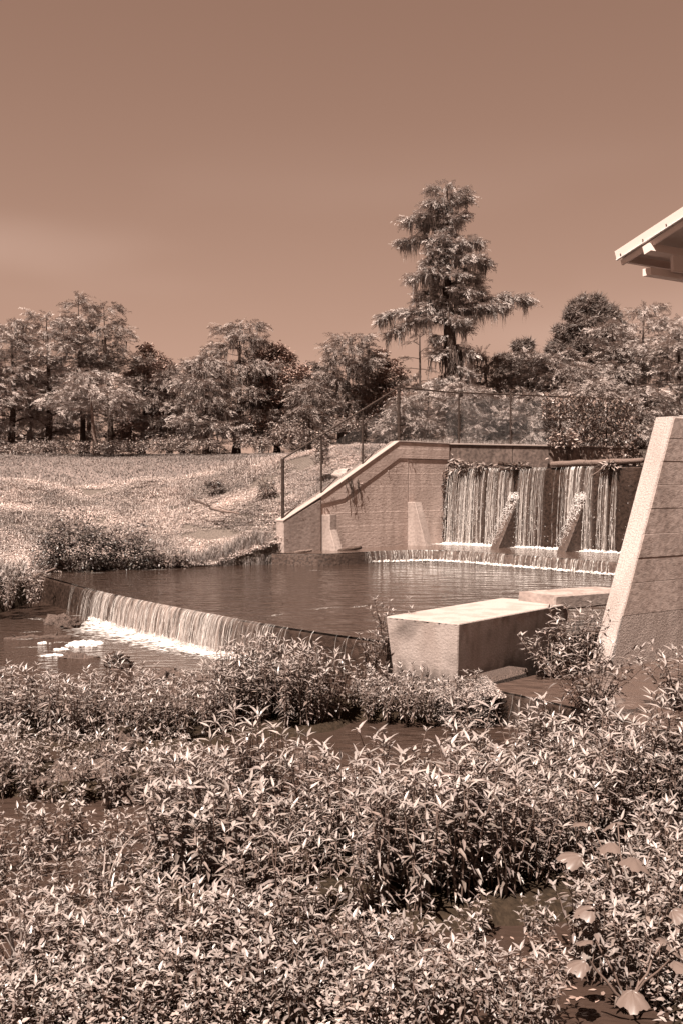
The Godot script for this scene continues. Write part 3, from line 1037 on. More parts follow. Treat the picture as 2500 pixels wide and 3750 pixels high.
# ---- fence
func build_fence() -> void:
	var t := thing("chain_link_fence", "dark chain-link fence on steel posts along the concrete wall tops", "fence")
	# foot of the fence along the wall tops, with the post heights
	var a := v3(A0 + AD * 0.10 - AN * 0.12, 1.06)
	var b := v3(A0 + AD * 4.10 - AN * 0.12, 3.03)
	var m := v3(B0 - BN * 0.12, 3.03)
	var c := v3(B0 + BD * 5.95 - BN * 0.12, 3.03)
	var h := 1.43
	var up := Vector3.UP
	var post := func(at: Vector3, r: float, tall: float) -> void:
		var g := MB.new()
		g.tube(PackedVector3Array([at, at + up * tall, at + up * (tall + 0.02), at + up * (tall + 0.045), at + up * (tall + 0.055)]), PackedFloat32Array([r, r, r * 1.25, r * 0.8, 0.001]), 8)
		var p := part("post", g.mesh(), M.steel, t)
		for k in 5:
			var bands := MB.new()
			var y := tall * (0.1 + 0.2 * k)
			bands.tube(PackedVector3Array([at + up * (y - 0.012), at + up * (y - 0.011), at + up * (y + 0.011), at + up * (y + 0.012)]), PackedFloat32Array([r, r * 1.18, r * 1.18, r]), 8)
			part("band", bands.mesh(), M.steel, p)
	post.call(a, 0.04, 1.40)
	post.call(a.lerp(b, 0.31), 0.026, 1.40)
	post.call(a.lerp(b, 0.665), 0.026, 1.40)
	post.call(b, 0.045, 1.46)
	for f in [0.065, 0.345, 0.625, 0.9]:
		post.call(m.lerp(c, f), 0.026, 1.38)
	for e in [[a, b], [b, m], [m, c]]:
		var g := MB.new()
		g.rod(e[0] + up * 1.42, e[1] + up * 1.42, 0.022, 8)
		part("top_rail", g.mesh(), M.steel, t)
	for e in [[a, b], [b, m], [m, c]]:
		var g := MB.new()
		var len_: float = (e[1] - e[0]).length()
		var cell := 0.062
		var bot := 0.03
		var top := 1.40
		var off := Vector3(e[1].z - e[0].z, 0, e[0].x - e[1].x).normalized() * 0.028
		var n := int((len_ + top) / cell)
		for sgn in [1.0, -1.0]:
			for k in n:
				# the diagonal starts at s0 at the foot and climbs one cell up per cell along
				var s0: float = k * cell - (top - bot if sgn > 0.0 else 0.0)
				var s1: float = s0 + (top - bot) * sgn
				var h0 := bot
				var h1 := top
				if sgn > 0.0:
					if s0 < 0.0:
						h0 = bot - s0
						s0 = 0.0
					if s1 > len_:
						h1 = top - (s1 - len_)
						s1 = len_
				else:
					if s1 < 0.0:
						h1 = top + s1
						s1 = 0.0
					if s0 > len_:
						h0 = bot + (s0 - len_)
						s0 = len_
				if h1 - h0 < 0.02:
					continue
				var p: Vector3 = e[0].lerp(e[1], s0 / len_) + up * h0 + off
				var q: Vector3 = e[0].lerp(e[1], s1 / len_) + up * h1 + off
				var side := off.normalized() * 0.0018
				var ax := (q - p).normalized()
				var w := ax.cross(off.normalized()) * 0.0018
				g.quad(p - side, q - side, q + w, p + w)
				g.quad(p + w, q + w, q - w, p - w)
				g.quad(p - w, q - w, q - side, p - side)
		var o := part("wire_mesh", g.mesh(), M.wire, t)
		o.set_meta("kind", "stuff")

# ---- leaves, sprays and other small meshes that plants share
func add_leaf(g: MB, at: Vector3, b: Basis, l: float, w: float, droop: float, fold := 0.25) -> void:
	# lanceolate: folded at the midrib, bowed towards the tip; b.x runs along the leaf, b.y is its upper side
	var p := func(x: float, z: float) -> Vector3:
		return at + b.x * (l * x) + b.z * (w * z) + b.y * (-droop * l * x * x + fold * w * absf(z))
	var tip: Vector3 = p.call(1.0, 0.0)
	var m1: Vector3 = p.call(0.33, 0.0)
	var m2: Vector3 = p.call(0.66, 0.0)
	for s in [1.0, -1.0]:
		var l1: Vector3 = p.call(0.33, 0.5 * s)
		var l2: Vector3 = p.call(0.66, 0.36 * s)
		if s > 0.0:
			g.tri(at, l1, m1)
			g.quad(m1, l1, l2, m2)
			g.tri(m2, l2, tip)
		else:
			g.tri(at, m1, l1)
			g.quad(m1, m2, l2, l1)
			g.tri(m2, tip, l2)

func leaf_basis(az: float, el: float, roll: float) -> Basis:
	return Basis(Vector3.UP, az) * Basis(Vector3.BACK, el) * Basis(Vector3.RIGHT, roll)

# a plant of upright leafy stems, rosettes of narrow leaves at their tips: [stems, leaves]
func leafy_plant(height: float, stems: int, spread: float, leaf: float, wide: float, gap: float) -> Array:
	var st := MB.new()
	var lf := MB.new()
	for k in stems:
		var az := TAU * k / stems + rr(-0.5, 0.5)
		var out := spread * rr(0.3, 1.0) * (0.25 if k == 0 else 1.0)
		var h := height * rr(0.72, 1.08)
		var base := Vector3(cos(az), 0, sin(az)) * rr(0.0, 0.05)
		var tip := Vector3(cos(az) * out, h, sin(az) * out)
		var pts := PackedVector3Array()
		for j in 6:
			var f := j / 5.0
			pts.append(base.lerp(tip, f) + Vector3(cos(az), 0, sin(az)) * out * 0.25 * (f * f - f) + Vector3(rr(-1, 1), 0, rr(-1, 1)) * 0.012)
		st.tube(pts, taper(0.0055, 0.002, 5), 4)
		var len_ := h
		var n := int(len_ * 0.82 / gap)
		var turn := rr(0.0, TAU)
		for j in n:
			var f := 0.18 + 0.82 * float(j) / n
			var q := f * 5.0
			var at := pts[mini(int(q), 4)].lerp(pts[mini(int(q), 4) + 1], q - int(q))
			turn += 2.4 + rr(-0.3, 0.3)
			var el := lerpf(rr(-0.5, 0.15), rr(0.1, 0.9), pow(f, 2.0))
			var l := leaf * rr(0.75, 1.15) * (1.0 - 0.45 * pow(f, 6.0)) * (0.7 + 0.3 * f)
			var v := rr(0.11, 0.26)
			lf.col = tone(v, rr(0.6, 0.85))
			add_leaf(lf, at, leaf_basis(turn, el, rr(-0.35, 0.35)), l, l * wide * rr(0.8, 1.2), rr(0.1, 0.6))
		# the rosette at the tip
		for j in 4:
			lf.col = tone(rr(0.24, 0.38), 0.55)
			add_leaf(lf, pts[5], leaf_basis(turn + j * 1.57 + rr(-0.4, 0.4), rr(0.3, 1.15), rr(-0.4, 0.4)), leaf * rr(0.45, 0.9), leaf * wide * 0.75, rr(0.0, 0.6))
	return [st.mesh(), lf.mesh()]

# a low tangle of broad leaves within radius r and height h
func leaf_clump(n: int, r: float, h: float, leaf: float, wide: float, lo: float, hi: float) -> ArrayMesh:
	var g := MB.new()
	for k in n:
		var az := rr(0, TAU)
		var q := sqrt(rr(0, 1))
		var y := h * (1.0 - q * q) * pow(rr(0, 1), 0.6)
		g.col = tone(rr(lo, hi), rr(0.5, 0.75))
		var l := leaf * rr(0.65, 1.2)
		add_leaf(g, Vector3(cos(az) * q * r, y, sin(az) * q * r), leaf_basis(az + rr(-1.4, 1.4), rr(-0.35, 0.75), rr(-0.6, 0.6)), l, l * wide * rr(0.8, 1.2), rr(0.0, 0.4), 0.15)
	return g.mesh()

# a round bush of leaves over twigs: leaves set all through an uneven ball
func bush_leaves(n: int, size: Vector3, leaf: float, wide: float, lo: float, hi: float) -> ArrayMesh:
	var g := MB.new()
	var f := noise(0.8, 2, rng.randi_range(0, 9999))
	for k in n:
		var d := Vector3(rr(-1, 1), rr(-0.15, 1), rr(-1, 1)).normalized()
		var k2 := (1.0 + 0.55 * f.get_noise_3d(d.x * 2.2, d.y * 2.2, d.z * 2.2)) * pow(rr(0.15, 1.0), 0.35)
		g.col = tone(rr(lo, hi), rr(0.6, 0.85))
		var l := leaf * rr(0.65, 1.2)
		add_leaf(g, d * size * k2, leaf_basis(atan2(-d.z, d.x) + rr(-1.0, 1.0), rr(-0.5, 0.8), rr(-0.7, 0.7)), l, l * wide, rr(0.0, 0.5), 0.15)
	return g.mesh()

func twigs(n: int, size: Vector3, r: float) -> ArrayMesh:
	var g := MB.new()
	for k in n:
		var az := rr(0, TAU)
		var tip := Vector3(cos(az) * rr(0.3, 0.9), rr(0.5, 0.95), sin(az) * rr(0.3, 0.9)) * size
		g.tube(bent(Vector3(rr(-0.06, 0.06), -0.05, rr(-0.06, 0.06)), tip, 0.05, 5), taper(r, r * 0.3, 5), 4)
	return g.mesh()

func grass_tuft(n: int, l: float, w: float, lean: float, lo: float, hi: float) -> ArrayMesh:
	var g := MB.new()
	for k in n:
		var az := rr(0, TAU)
		var d := Vector3(cos(az), 0, sin(az))
		var side := Vector3(-d.z, 0, d.x) * w * rr(0.6, 1.2) * 0.5
		var h := l * rr(0.55, 1.1)
		var ln := lean * rr(0.2, 1.2)
		g.col = tone(rr(lo, hi), rr(0.5, 0.7))
		var o := Vector3(rr(-1, 1), 0, rr(-1, 1)) * l * 0.12
		var prev := o
		for j in 4:
			var f := (j + 1) / 4.0
			var p := o + Vector3.UP * h * (f - ln * 0.55 * f * f * f) + d * h * ln * f * f
			var s0 := side * (1.0 - j / 4.0 * 0.75)
			var s1 := side * (1.0 - f * 0.75) if j < 3 else Vector3.ZERO
			if j < 3:
				g.quad(prev - s0, p - s1, p + s1, prev + s0)
			else:
				g.tri(prev - s0, p, prev + s0)
			prev = p
	return g.mesh()

# feathery cypress spray: a drooping twig with two rows of fine leaflets
func spray_mesh(l: float, pairs: int, leaflet: float, w: float, droop: float) -> ArrayMesh:
	var g := MB.new()
	for k in pairs:
		var f := (k + 0.7) / pairs
		var at := Vector3(l * f, -droop * l * f * f, rr(-0.02, 0.02) * l)
		for s in [1.0, -1.0]:
			var an := rr(0.7, 1.1)
			var ll := leaflet * (1.0 - 0.55 * f) * rr(0.75, 1.2)
			var d := Vector3(cos(an), rr(-0.45, 0.35), sin(an) * s).normalized()
			var side := d.cross(Vector3(rr(-0.4, 0.4), 1, rr(-0.4, 0.4))).normalized() * w * 0.5
			g.col = Color.WHITE * rr(0.8, 1.15)
			var m := at + d * ll * 0.5
			g.tri(at, m + side, at + d * ll)
			g.tri(at, at + d * ll, m - side)
	g.col = Color(0.5, 0.48, 0.46)
	g.tri(Vector3(0, 0.004, 0), Vector3(l, -droop * l, 0), Vector3(0, -0.008, 0))
	return g.mesh()

func needle_tuft(n: int, l: float, w: float) -> ArrayMesh:
	var g := MB.new()
	for k in n:
		var d := Vector3(rr(-1, 1), rr(-0.4, 1), rr(-1, 1)).normalized()
		var side := d.cross(Vector3(rr(-1, 1), rr(-1, 1), rr(-1, 1))).normalized() * w * 0.5
		var ll := l * rr(0.7, 1.1)
		g.col = Color.WHITE * rr(0.75, 1.15)
		var o := Vector3(rr(-1, 1), rr(-1, 1), rr(-1, 1)) * l * 0.3
		g.tri(o - side, o + d * ll, o + side)
	return g.mesh()

func moss_mesh() -> ArrayMesh:
	var g := MB.new()
	for k in 6:
		var o := Vector3(rr(-1, 1), 0, rr(-1, 1)) * 0.09
		var l := rr(0.5, 1.0)
		var az := rr(0, TAU)
		var side := Vector3(cos(az), 0, sin(az)) * rr(0.012, 0.028)
		var prev := o
		g.col = Color.WHITE * rr(0.8, 1.15)
		for j in 4:
			var f := (j + 1) / 4.0
			var p := o + Vector3(rr(-0.025, 0.025), -l * f, rr(-0.025, 0.025))
			var w0 := 1.0 - j / 4.0
			g.quad(prev - side * w0, prev + side * w0, p + side * (w0 - 0.25), p - side * (w0 - 0.25))
			prev = p
	return g.mesh()

var sprays := []
var tufts := []
var mosses := []
var clumps := []

func random_place(at: Vector3, az: float, pitch: float, s: float) -> Transform3D:
	return Transform3D((Basis(Vector3.UP, az) * Basis(Vector3.BACK, pitch) * Basis(Vector3.RIGHT, rr(-0.5, 0.5))).scaled(Vector3.ONE * s), at)

func along_pts(p: PackedVector3Array, f: float) -> Vector3:
	var q := clampf(f, 0.0, 0.9999) * (p.size() - 1)
	return p[int(q)].lerp(p[int(q) + 1], q - int(q))

# sprays set about a limb in a flat layer that widens from the trunk outwards
func dress(cv: Array, ms: Array, p: PackedVector3Array, width: float, thick: float, n: int, size: float, tint: Color, hang: float, from := 0.2) -> void:
	var d := p[p.size() - 1] - p[0]
	d.y = 0.0
	var az0 := atan2(-d.z, d.x)
	d = d.normalized() if d.length() > 0.01 else Vector3.RIGHT
	var side := d.cross(Vector3.UP)
	for k in n:
		var f := pow(rr(from * from, 1.0), 0.5)
		var l := rr(-1.0, 1.0) * width * (0.35 + 0.65 * sin(PI * clampf(f * 0.85, 0.0, 1.0)))
		var at := along_pts(p, f) + side * l + Vector3.UP * (rr(-0.5, 1.0) * thick - absf(l) * 0.15)
		var v := rr(0.78, 1.22)
		cv[rng.randi_range(0, cv.size() - 1)].put(random_place(at, az0 + l / maxf(width, 0.05) * -1.1 + rr(-0.7, 0.7), rr(-0.45, 0.4), size * rr(0.5, 1.25)), Color(tint.r * v, tint.g * v, tint.b * v))
		if rr(0, 1) < hang:
			var s := 0.15 + 0.85 * pow(rr(0.0, 1.0), 2.0)
			var mv := rr(0.7, 1.2) * 0.8
			ms[0].put(Transform3D(Basis(Vector3.UP, rr(0, TAU)).scaled(Vector3(rr(0.7, 1.3), s, rr(0.7, 1.3))), at + Vector3.DOWN * 0.03), Color(tint.r * mv, tint.g * mv, tint.b * mv))

func limb(g: MB, a: Vector3, b: Vector3, rise: float, r: float) -> PackedVector3Array:
	var p := PackedVector3Array()
	var ph := rr(0, 6)
	for k in 7:
		var f := k / 6.0
		p.append(a.lerp(b, f) + Vector3.UP * rise * sin(PI * f) + Vector3(sin(ph + f * 7.0), sin(ph * 2.0 + f * 5.0) * 0.6, cos(ph + f * 6.0)) * 0.035 * (b - a).length() * minf(1.0, f * 3.0))
	g.tube(p, taper(r, r * 0.25, 6), 5)
	return p

func finish_tree(t: Node3D, wood: MB, limbs: MB, cv: Array, meshes: Array, ms: Array, bark: Material) -> void:
	part("trunk", wood.mesh(), bark, t)
	if limbs.v.size():
		part("limbs", limbs.mesh(), bark, t).set_meta("kind", "stuff")
	for k in cv.size():
		if cv[k].xf.size():
			many("crown", meshes[k], M.spray, cv[k], t)
	if ms[0].xf.size():
		many("hanging_moss", mosses[0], M.moss, ms[0], t)

# prof: pairs of height share and reach in metres; per: limbs; dens: sprays per metre of reach
func cypress(label: String, group: String, base: Vector3, h: float, prof: Array, per: int, dens: float, tint: Color, hang: float, opt := {}) -> Node3D:
	var t := thing("broad_leaved_tree" if opt.has("leaf") else "cypress_tree", label, "tree", group, base)
	var wood := MB.new()
	var limbs := MB.new()
	var cv := [Cover.new(), Cover.new()]
	var ms := [Cover.new()]
	var lean: Vector3 = opt.get("lean", Vector3(rr(-0.3, 0.3), 0, rr(-0.3, 0.3)))
	var r: float = opt.get("r", 0.035 * h * 0.6 + 0.04)
	var pts := PackedVector3Array()
	var rad := PackedFloat32Array()
	for k in 11:
		var f := k / 10.0
		pts.append(Vector3(lean.x * f * f + sin(f * 6.0 + h) * 0.06, h * 0.97 * f - 0.1, lean.z * f * f + cos(f * 5.0 + h) * 0.06))
		rad.append(maxf(r * (pow(1.0 - f, 0.85) + 0.5 * exp(-f * 16.0)), 0.012))
	wood.tube(pts, rad, 7)
	var f0: float = prof[0][0]
	var az := rr(0, TAU)
	for k in per:
		var f := lerpf(f0, 0.985, pow((k + rr(0.1, 0.9)) / per, 0.9))
		az += 2.4 + rr(-0.5, 0.5)
		var reach := height_at(prof, f) * rr(0.45, 1.25)
		var a := along_pts(pts, f)
		var b := a + Vector3(cos(az) * reach, rr(0.0, 0.35) * reach - 0.05, sin(az) * reach)
		var p := limb(limbs, a, b, reach * rr(0.02, 0.12), maxf(0.012, r * 0.28 * (1.15 - f)))
		dress(cv, ms, p, reach * 0.42 + 0.12, 0.12 + reach * 0.10, int(dens * 1.7 * (reach + 0.15)), opt.get("size", 1.0), tint, hang)
	for k in int(dens * 0.7):
		var q := rr(0, TAU)
		cv[0].put(random_place(pts[10] + Vector3(rr(-0.12, 0.12), rr(-0.35, 0.08), rr(-0.12, 0.12)), q, rr(0.0, 1.2), rr(0.5, 0.8) * opt.get("size", 1.0)), tint * rr(0.85, 1.2))
	finish_tree(t, wood, limbs, cv, opt.get("leaf", sprays), ms, opt.get("bark", M.bark))
	return t

func pine(label: String, base: Vector3, h: float, blobs: Array, tint: Color) -> void:
	var t := thing("pine_tree", label, "tree", "", base)
	var wood := MB.new()
	var limbs := MB.new()
	var cv := [Cover.new()]
	var pts := bent(Vector3(0, -0.1, 0), Vector3(0, h * 0.93, 0), 0.1, 8)
	wood.tube(pts, taper(0.16, 0.04, 8), 7)
	for e in blobs:
		# e: x, y share, z, radius
		var mid := Vector3(e[0], h * e[1], e[2])
		var a := along_pts(pts, clampf(e[1] - 0.08, 0.1, 0.97))
		limb(limbs, a, mid, 0.1, 0.04)
		var n := int(620 * e[3] * e[3])
		for k in n:
			var d := Vector3(rr(-1, 1), rr(-0.7, 1), rr(-1, 1)).normalized() * pow(rr(0.1, 1), 0.4)
			if na.get_noise_3d((mid + d).x * 45.0, (mid + d).y * 45.0, (mid + d).z * 45.0) < -0.04:
				continue
			var v := rr(0.7, 1.3)
			cv[0].put(Transform3D(Basis.from_euler(Vector3(rr(-0.6, 0.6), rr(0, TAU), rr(-0.6, 0.6))).scaled(Vector3.ONE * rr(0.8, 1.7)), mid + d * Vector3(e[3], e[3] * 0.62, e[3])), Color(tint.r * v, tint.g * v, tint.b * v))
	finish_tree(t, wood, limbs, cv, tufts, [Cover.new()], M.bark)

func build_trees() -> void:
	for k in 2:
		sprays.append(spray_mesh(0.42, 11, 0.16, 0.03, 0.2 + 0.25 * k))
	tufts.append(needle_tuft(34, 0.20, 0.022))
	mosses.append(moss_mesh())
	var broad := {"size": 1.0, "leaf": [leaf_clump(30, 0.30, 0.22, 0.11, 0.5, 0.75, 1.5), leaf_clump(26, 0.26, 0.30, 0.10, 0.55, 0.75, 1.5)]}
	var pale := tone(0.42, 0.6)
	var mid := tone(0.31, 0.7)
	var dark := tone(0.19, 0.85)
	# dark filling far behind: the wood goes on
	var far_label := "cypress of the dense wood that closes the view behind the nearer trees"
	for k in 22:
		var x := -15.5 + 1.75 * k + rr(-0.5, 0.5)
		var hh := 4.6 + rr(-0.5, 0.5) + (0.8 if x > 10.0 else 0.0) - (0.9 if absf(x - 4.0) < 3.5 else 0.0)
		cypress(far_label, "far wood behind the nearer trees", P(x * 1.12, 2.95, 48.0 + rr(-2, 2)), hh, [[0.08, 1.5], [0.5, 1.5], [0.85, 0.9], [1.0, 0.3]], 20, 20.0, dark.lerp(mid, rr(0.2, 0.9)), 0.02, {"size": 1.3})
	# the left-hand group
	cypress("tallest cypress of the left-hand group, left one of a close pair", "", P(-10.611, 3.05, 42.0), 6.85, [[0.32, 1.2], [0.5, 1.55], [0.7, 1.1], [0.9, 0.9], [1.0, 0.35]], 26, 24.0, mid.lerp(pale, 0.5), 0.06, {"r": 0.13})
	cypress("dark tall cypress with layered limbs reaching right over the lawn edge", "", P(-9.246, 3.05, 41.0), 6.2, [[0.22, 1.3], [0.45, 1.75], [0.62, 1.35], [0.8, 1.2], [1.0, 0.4]], 24, 22.0, mid.lerp(dark, 0.35), 0.08, {"r": 0.14})
	cypress("pale bushy cypress at the far left edge of the wood", "", P(-12.499, 3.05, 39.0), 5.35, [[0.05, 1.2], [0.4, 1.6], [0.75, 1.3], [1.0, 0.4]], 26, 26.0, pale, 0.08)
	cypress("pale cypress standing left of the tallest pair", "", P(-11.395, 3.05, 40.0), 5.75, [[0.1, 1.2], [0.5, 1.5], [0.8, 1.1], [1.0, 0.4]], 26, 26.0, pale, 0.08)
	cypress("pale cypress only half in view at the picture's left border", "", P(-13.273, 3.05, 38.0), 5.0, [[0.05, 1.2], [0.5, 1.6], [1.0, 0.4]], 22, 24.0, pale, 0.06)
	cypress("small pale cypress with a bare leaning trunk at the lawn edge", "", P(-8.934, 3.05, 37.5), 3.1, [[0.45, 1.3], [0.75, 1.5], [1.0, 0.7]], 12, 22.0, pale, 0.1, {"lean": Vector3(-0.5, 0, 0.1), "bark": M.pale_bark, "r": 0.10})
	cypress("middling broad-leaved tree filling the gap right of the tall left pair", "", P(-8.083, 3.05, 42.0), 4.7, [[0.1, 1.3], [0.55, 1.4], [0.8, 0.9], [1.0, 0.3]], 22, 24.0, mid, 0.06, broad)
	cypress("low wide cypress with dark open limbs, in the dip of the skyline", "", P(-6.730, 3.05, 40.5), 3.75, [[0.1, 1.3], [0.6, 1.3], [0.85, 0.8], [1.0, 0.3]], 20, 24.0, mid.lerp(dark, 0.3), 0.1)
	# the middle group
	cypress("flat-topped cypress hung with long moss, tallest of the middle group", "", P(-4.053, 3.05, 40.0), 5.5, [[0.18, 1.2], [0.4, 1.5], [0.62, 1.75], [0.8, 1.55], [0.93, 1.1], [1.0, 0.6]], 26, 22.0, mid.lerp(pale, 0.25), 0.28, {"r": 0.15})
	cypress("cypress with pale moss streamers at the lawn edge, left of the flat-topped one", "", P(-4.994, 3.05, 38.5), 3.9, [[0.1, 1.1], [0.5, 1.3], [0.9, 0.6], [1.0, 0.3]], 22, 24.0, mid.lerp(pale, 0.5), 0.3)
	cypress("rounded broad-leaved tree right of the flat-topped cypress", "", P(-2.503, 3.05, 41.0), 4.45, [[0.1, 1.2], [0.55, 1.4], [0.85, 1.0], [1.0, 0.4]], 24, 24.0, mid, 0.1, broad)
	cypress("vase-shaped cypress with several upright stems left of the fence corner post", "", P(0.104, 3.05, 41.0), 4.95, [[0.25, 0.9], [0.6, 1.5], [0.85, 1.45], [1.0, 0.7]], 26, 20.0, mid, 0.22, {"r": 0.16})
	cypress("darker broad-leaved tree close behind the fence corner post", "", P(1.567, 3.05, 42.0), 4.45, [[0.1, 1.1], [0.55, 1.3], [0.85, 1.0], [1.0, 0.3]], 22, 24.0, mid.lerp(dark, 0.3), 0.15, broad)
	cypress("shaded cypress behind the grown-over hump", "", P(-1.190, 3.05, 39.0), 2.9, [[0.1, 0.9], [0.6, 1.1], [1.0, 0.4]], 18, 24.0, mid.lerp(dark, 0.2), 0.12)
	big_cypress()
	sapling()
	# right of the big tree
	cypress("mossy cypress just right of the big cypress trunk", "", P(5.380, 3.0, 38.0), 4.0, [[0.15, 0.8], [0.6, 0.95], [0.9, 0.6], [1.0, 0.25]], 20, 24.0, mid, 0.35)
	cypress("pale feathery cypress below the two small pines", "", P(6.782, 3.0, 38.0), 4.0, [[0.05, 1.2], [0.5, 1.4], [0.8, 1.0], [1.0, 0.4]], 26, 26.0, mid.lerp(pale, 0.5), 0.05)
	cypress("pale feathery cypress in front of the big round pine", "", P(8.203, 3.0, 37.5), 3.9, [[0.05, 1.3], [0.5, 1.45], [0.8, 1.1], [1.0, 0.4]], 26, 26.0, mid.lerp(pale, 0.5), 0.05)
	cypress("tall pale cypress beside the big round pine, on its right", "", P(10.482, 3.0, 39.0), 5.4, [[0.05, 1.3], [0.5, 1.5], [0.8, 1.1], [1.0, 0.4]], 28, 26.0, pale, 0.08)
	cypress("tallest pale cypress of the right-hand wood, under the eave", "", P(12.062, 3.0, 41.0), 6.3, [[0.05, 1.3], [0.5, 1.6], [0.8, 1.2], [1.0, 0.5]], 28, 26.0, pale, 0.08)
	cypress("pale cypress rising behind the top of the tall pier", "", P(12.371, 3.0, 38.0), 5.2, [[0.05, 1.3], [0.5, 1.6], [0.8, 1.2], [1.0, 0.5]], 26, 26.0, pale, 0.06)
	cypress("pale cypress at the right border of the picture beyond the pier", "", P(13.269, 3.0, 37.0), 4.9, [[0.05, 1.3], [0.5, 1.6], [1.0, 0.5]], 24, 24.0, pale, 0.06)
	var heads := [[0.0, 0.93, 0.0, 0.8], [-0.5, 0.87, 0.2, 0.75], [0.55, 0.86, 0.3, 0.8], [0.9, 0.78, 0.0, 0.85], [-0.85, 0.76, 0.2, 0.85], [0.1, 0.78, 0.6, 1.0], [-1.1, 0.66, 0.1, 0.9], [1.25, 0.67, 0.2, 0.85], [-0.2, 0.66, 0.7, 1.1], [0.6, 0.62, 0.5, 1.0], [-1.4, 0.55, 0.0, 0.85], [-0.7, 0.53, 0.5, 1.0], [1.3, 0.55, 0.2, 0.9], [0.3, 0.5, 0.6, 1.0]]
	pine("big dark round-headed pine rising over the right-hand wood", P(11.076, 2.95, 46.0), 7.5, heads, dark)
	pine("small dark pine with a rounded top left of the big pine", P(8.288, 2.95, 47.0), 5.75, [[0.0, 0.92, 0.0, 0.5], [-0.5, 0.80, 0.0, 0.55], [0.4, 0.80, 0.2, 0.55], [-0.8, 0.66, 0.2, 0.6], [0.1, 0.66, 0.4, 0.7], [0.7, 0.64, 0.0, 0.5]], dark)
	pine("smallest dark pine, nearest the big cypress", P(7.407, 2.95, 48.0), 5.2, [[0.0, 0.93, 0.0, 0.32], [0.1, 0.80, 0.1, 0.45], [-0.2, 0.68, 0.1, 0.45]], dark)
	# low layered young cypresses behind the fence
	var low := [[925, 905, 1.0, "leftmost low layered cypress behind the fence"], [985, 868, 1.2, "low layered cypress behind the fence at the big tree's left foot"], [1065, 862, 1.3, "low layered cypress behind the fence at the big tree's right foot"], [1130, 905, 1.0, "low layered cypress behind the second fence bay"], [1205, 890, 1.2, "low layered cypress behind the fence's thin middle post"], [1290, 880, 1.2, "low layered cypress just left of the vine-covered fence end"], [1390, 860, 1.3, "low layered cypress behind the vine-covered fence end"], [1470, 880, 1.3, "low pale cypress between the vines and the tall pier"]]
	for e in low:
		var d := rr(32.8, 34.2)
		var y: float = 1.8 + (1120.0 - e[1]) * d / 2359.0
		cypress(e[3], "", P((e[0] - 784.0) * d / 2359.0, 2.9, d), y - 2.9, [[0.02, e[2]], [0.45, e[2] * 0.95], [0.85, e[2] * 0.5], [1.0, 0.2]], 18, 24.0, pale.lerp(mid, rr(0.0, 0.5)), 0.03, {"r": 0.05, "size": 0.85})

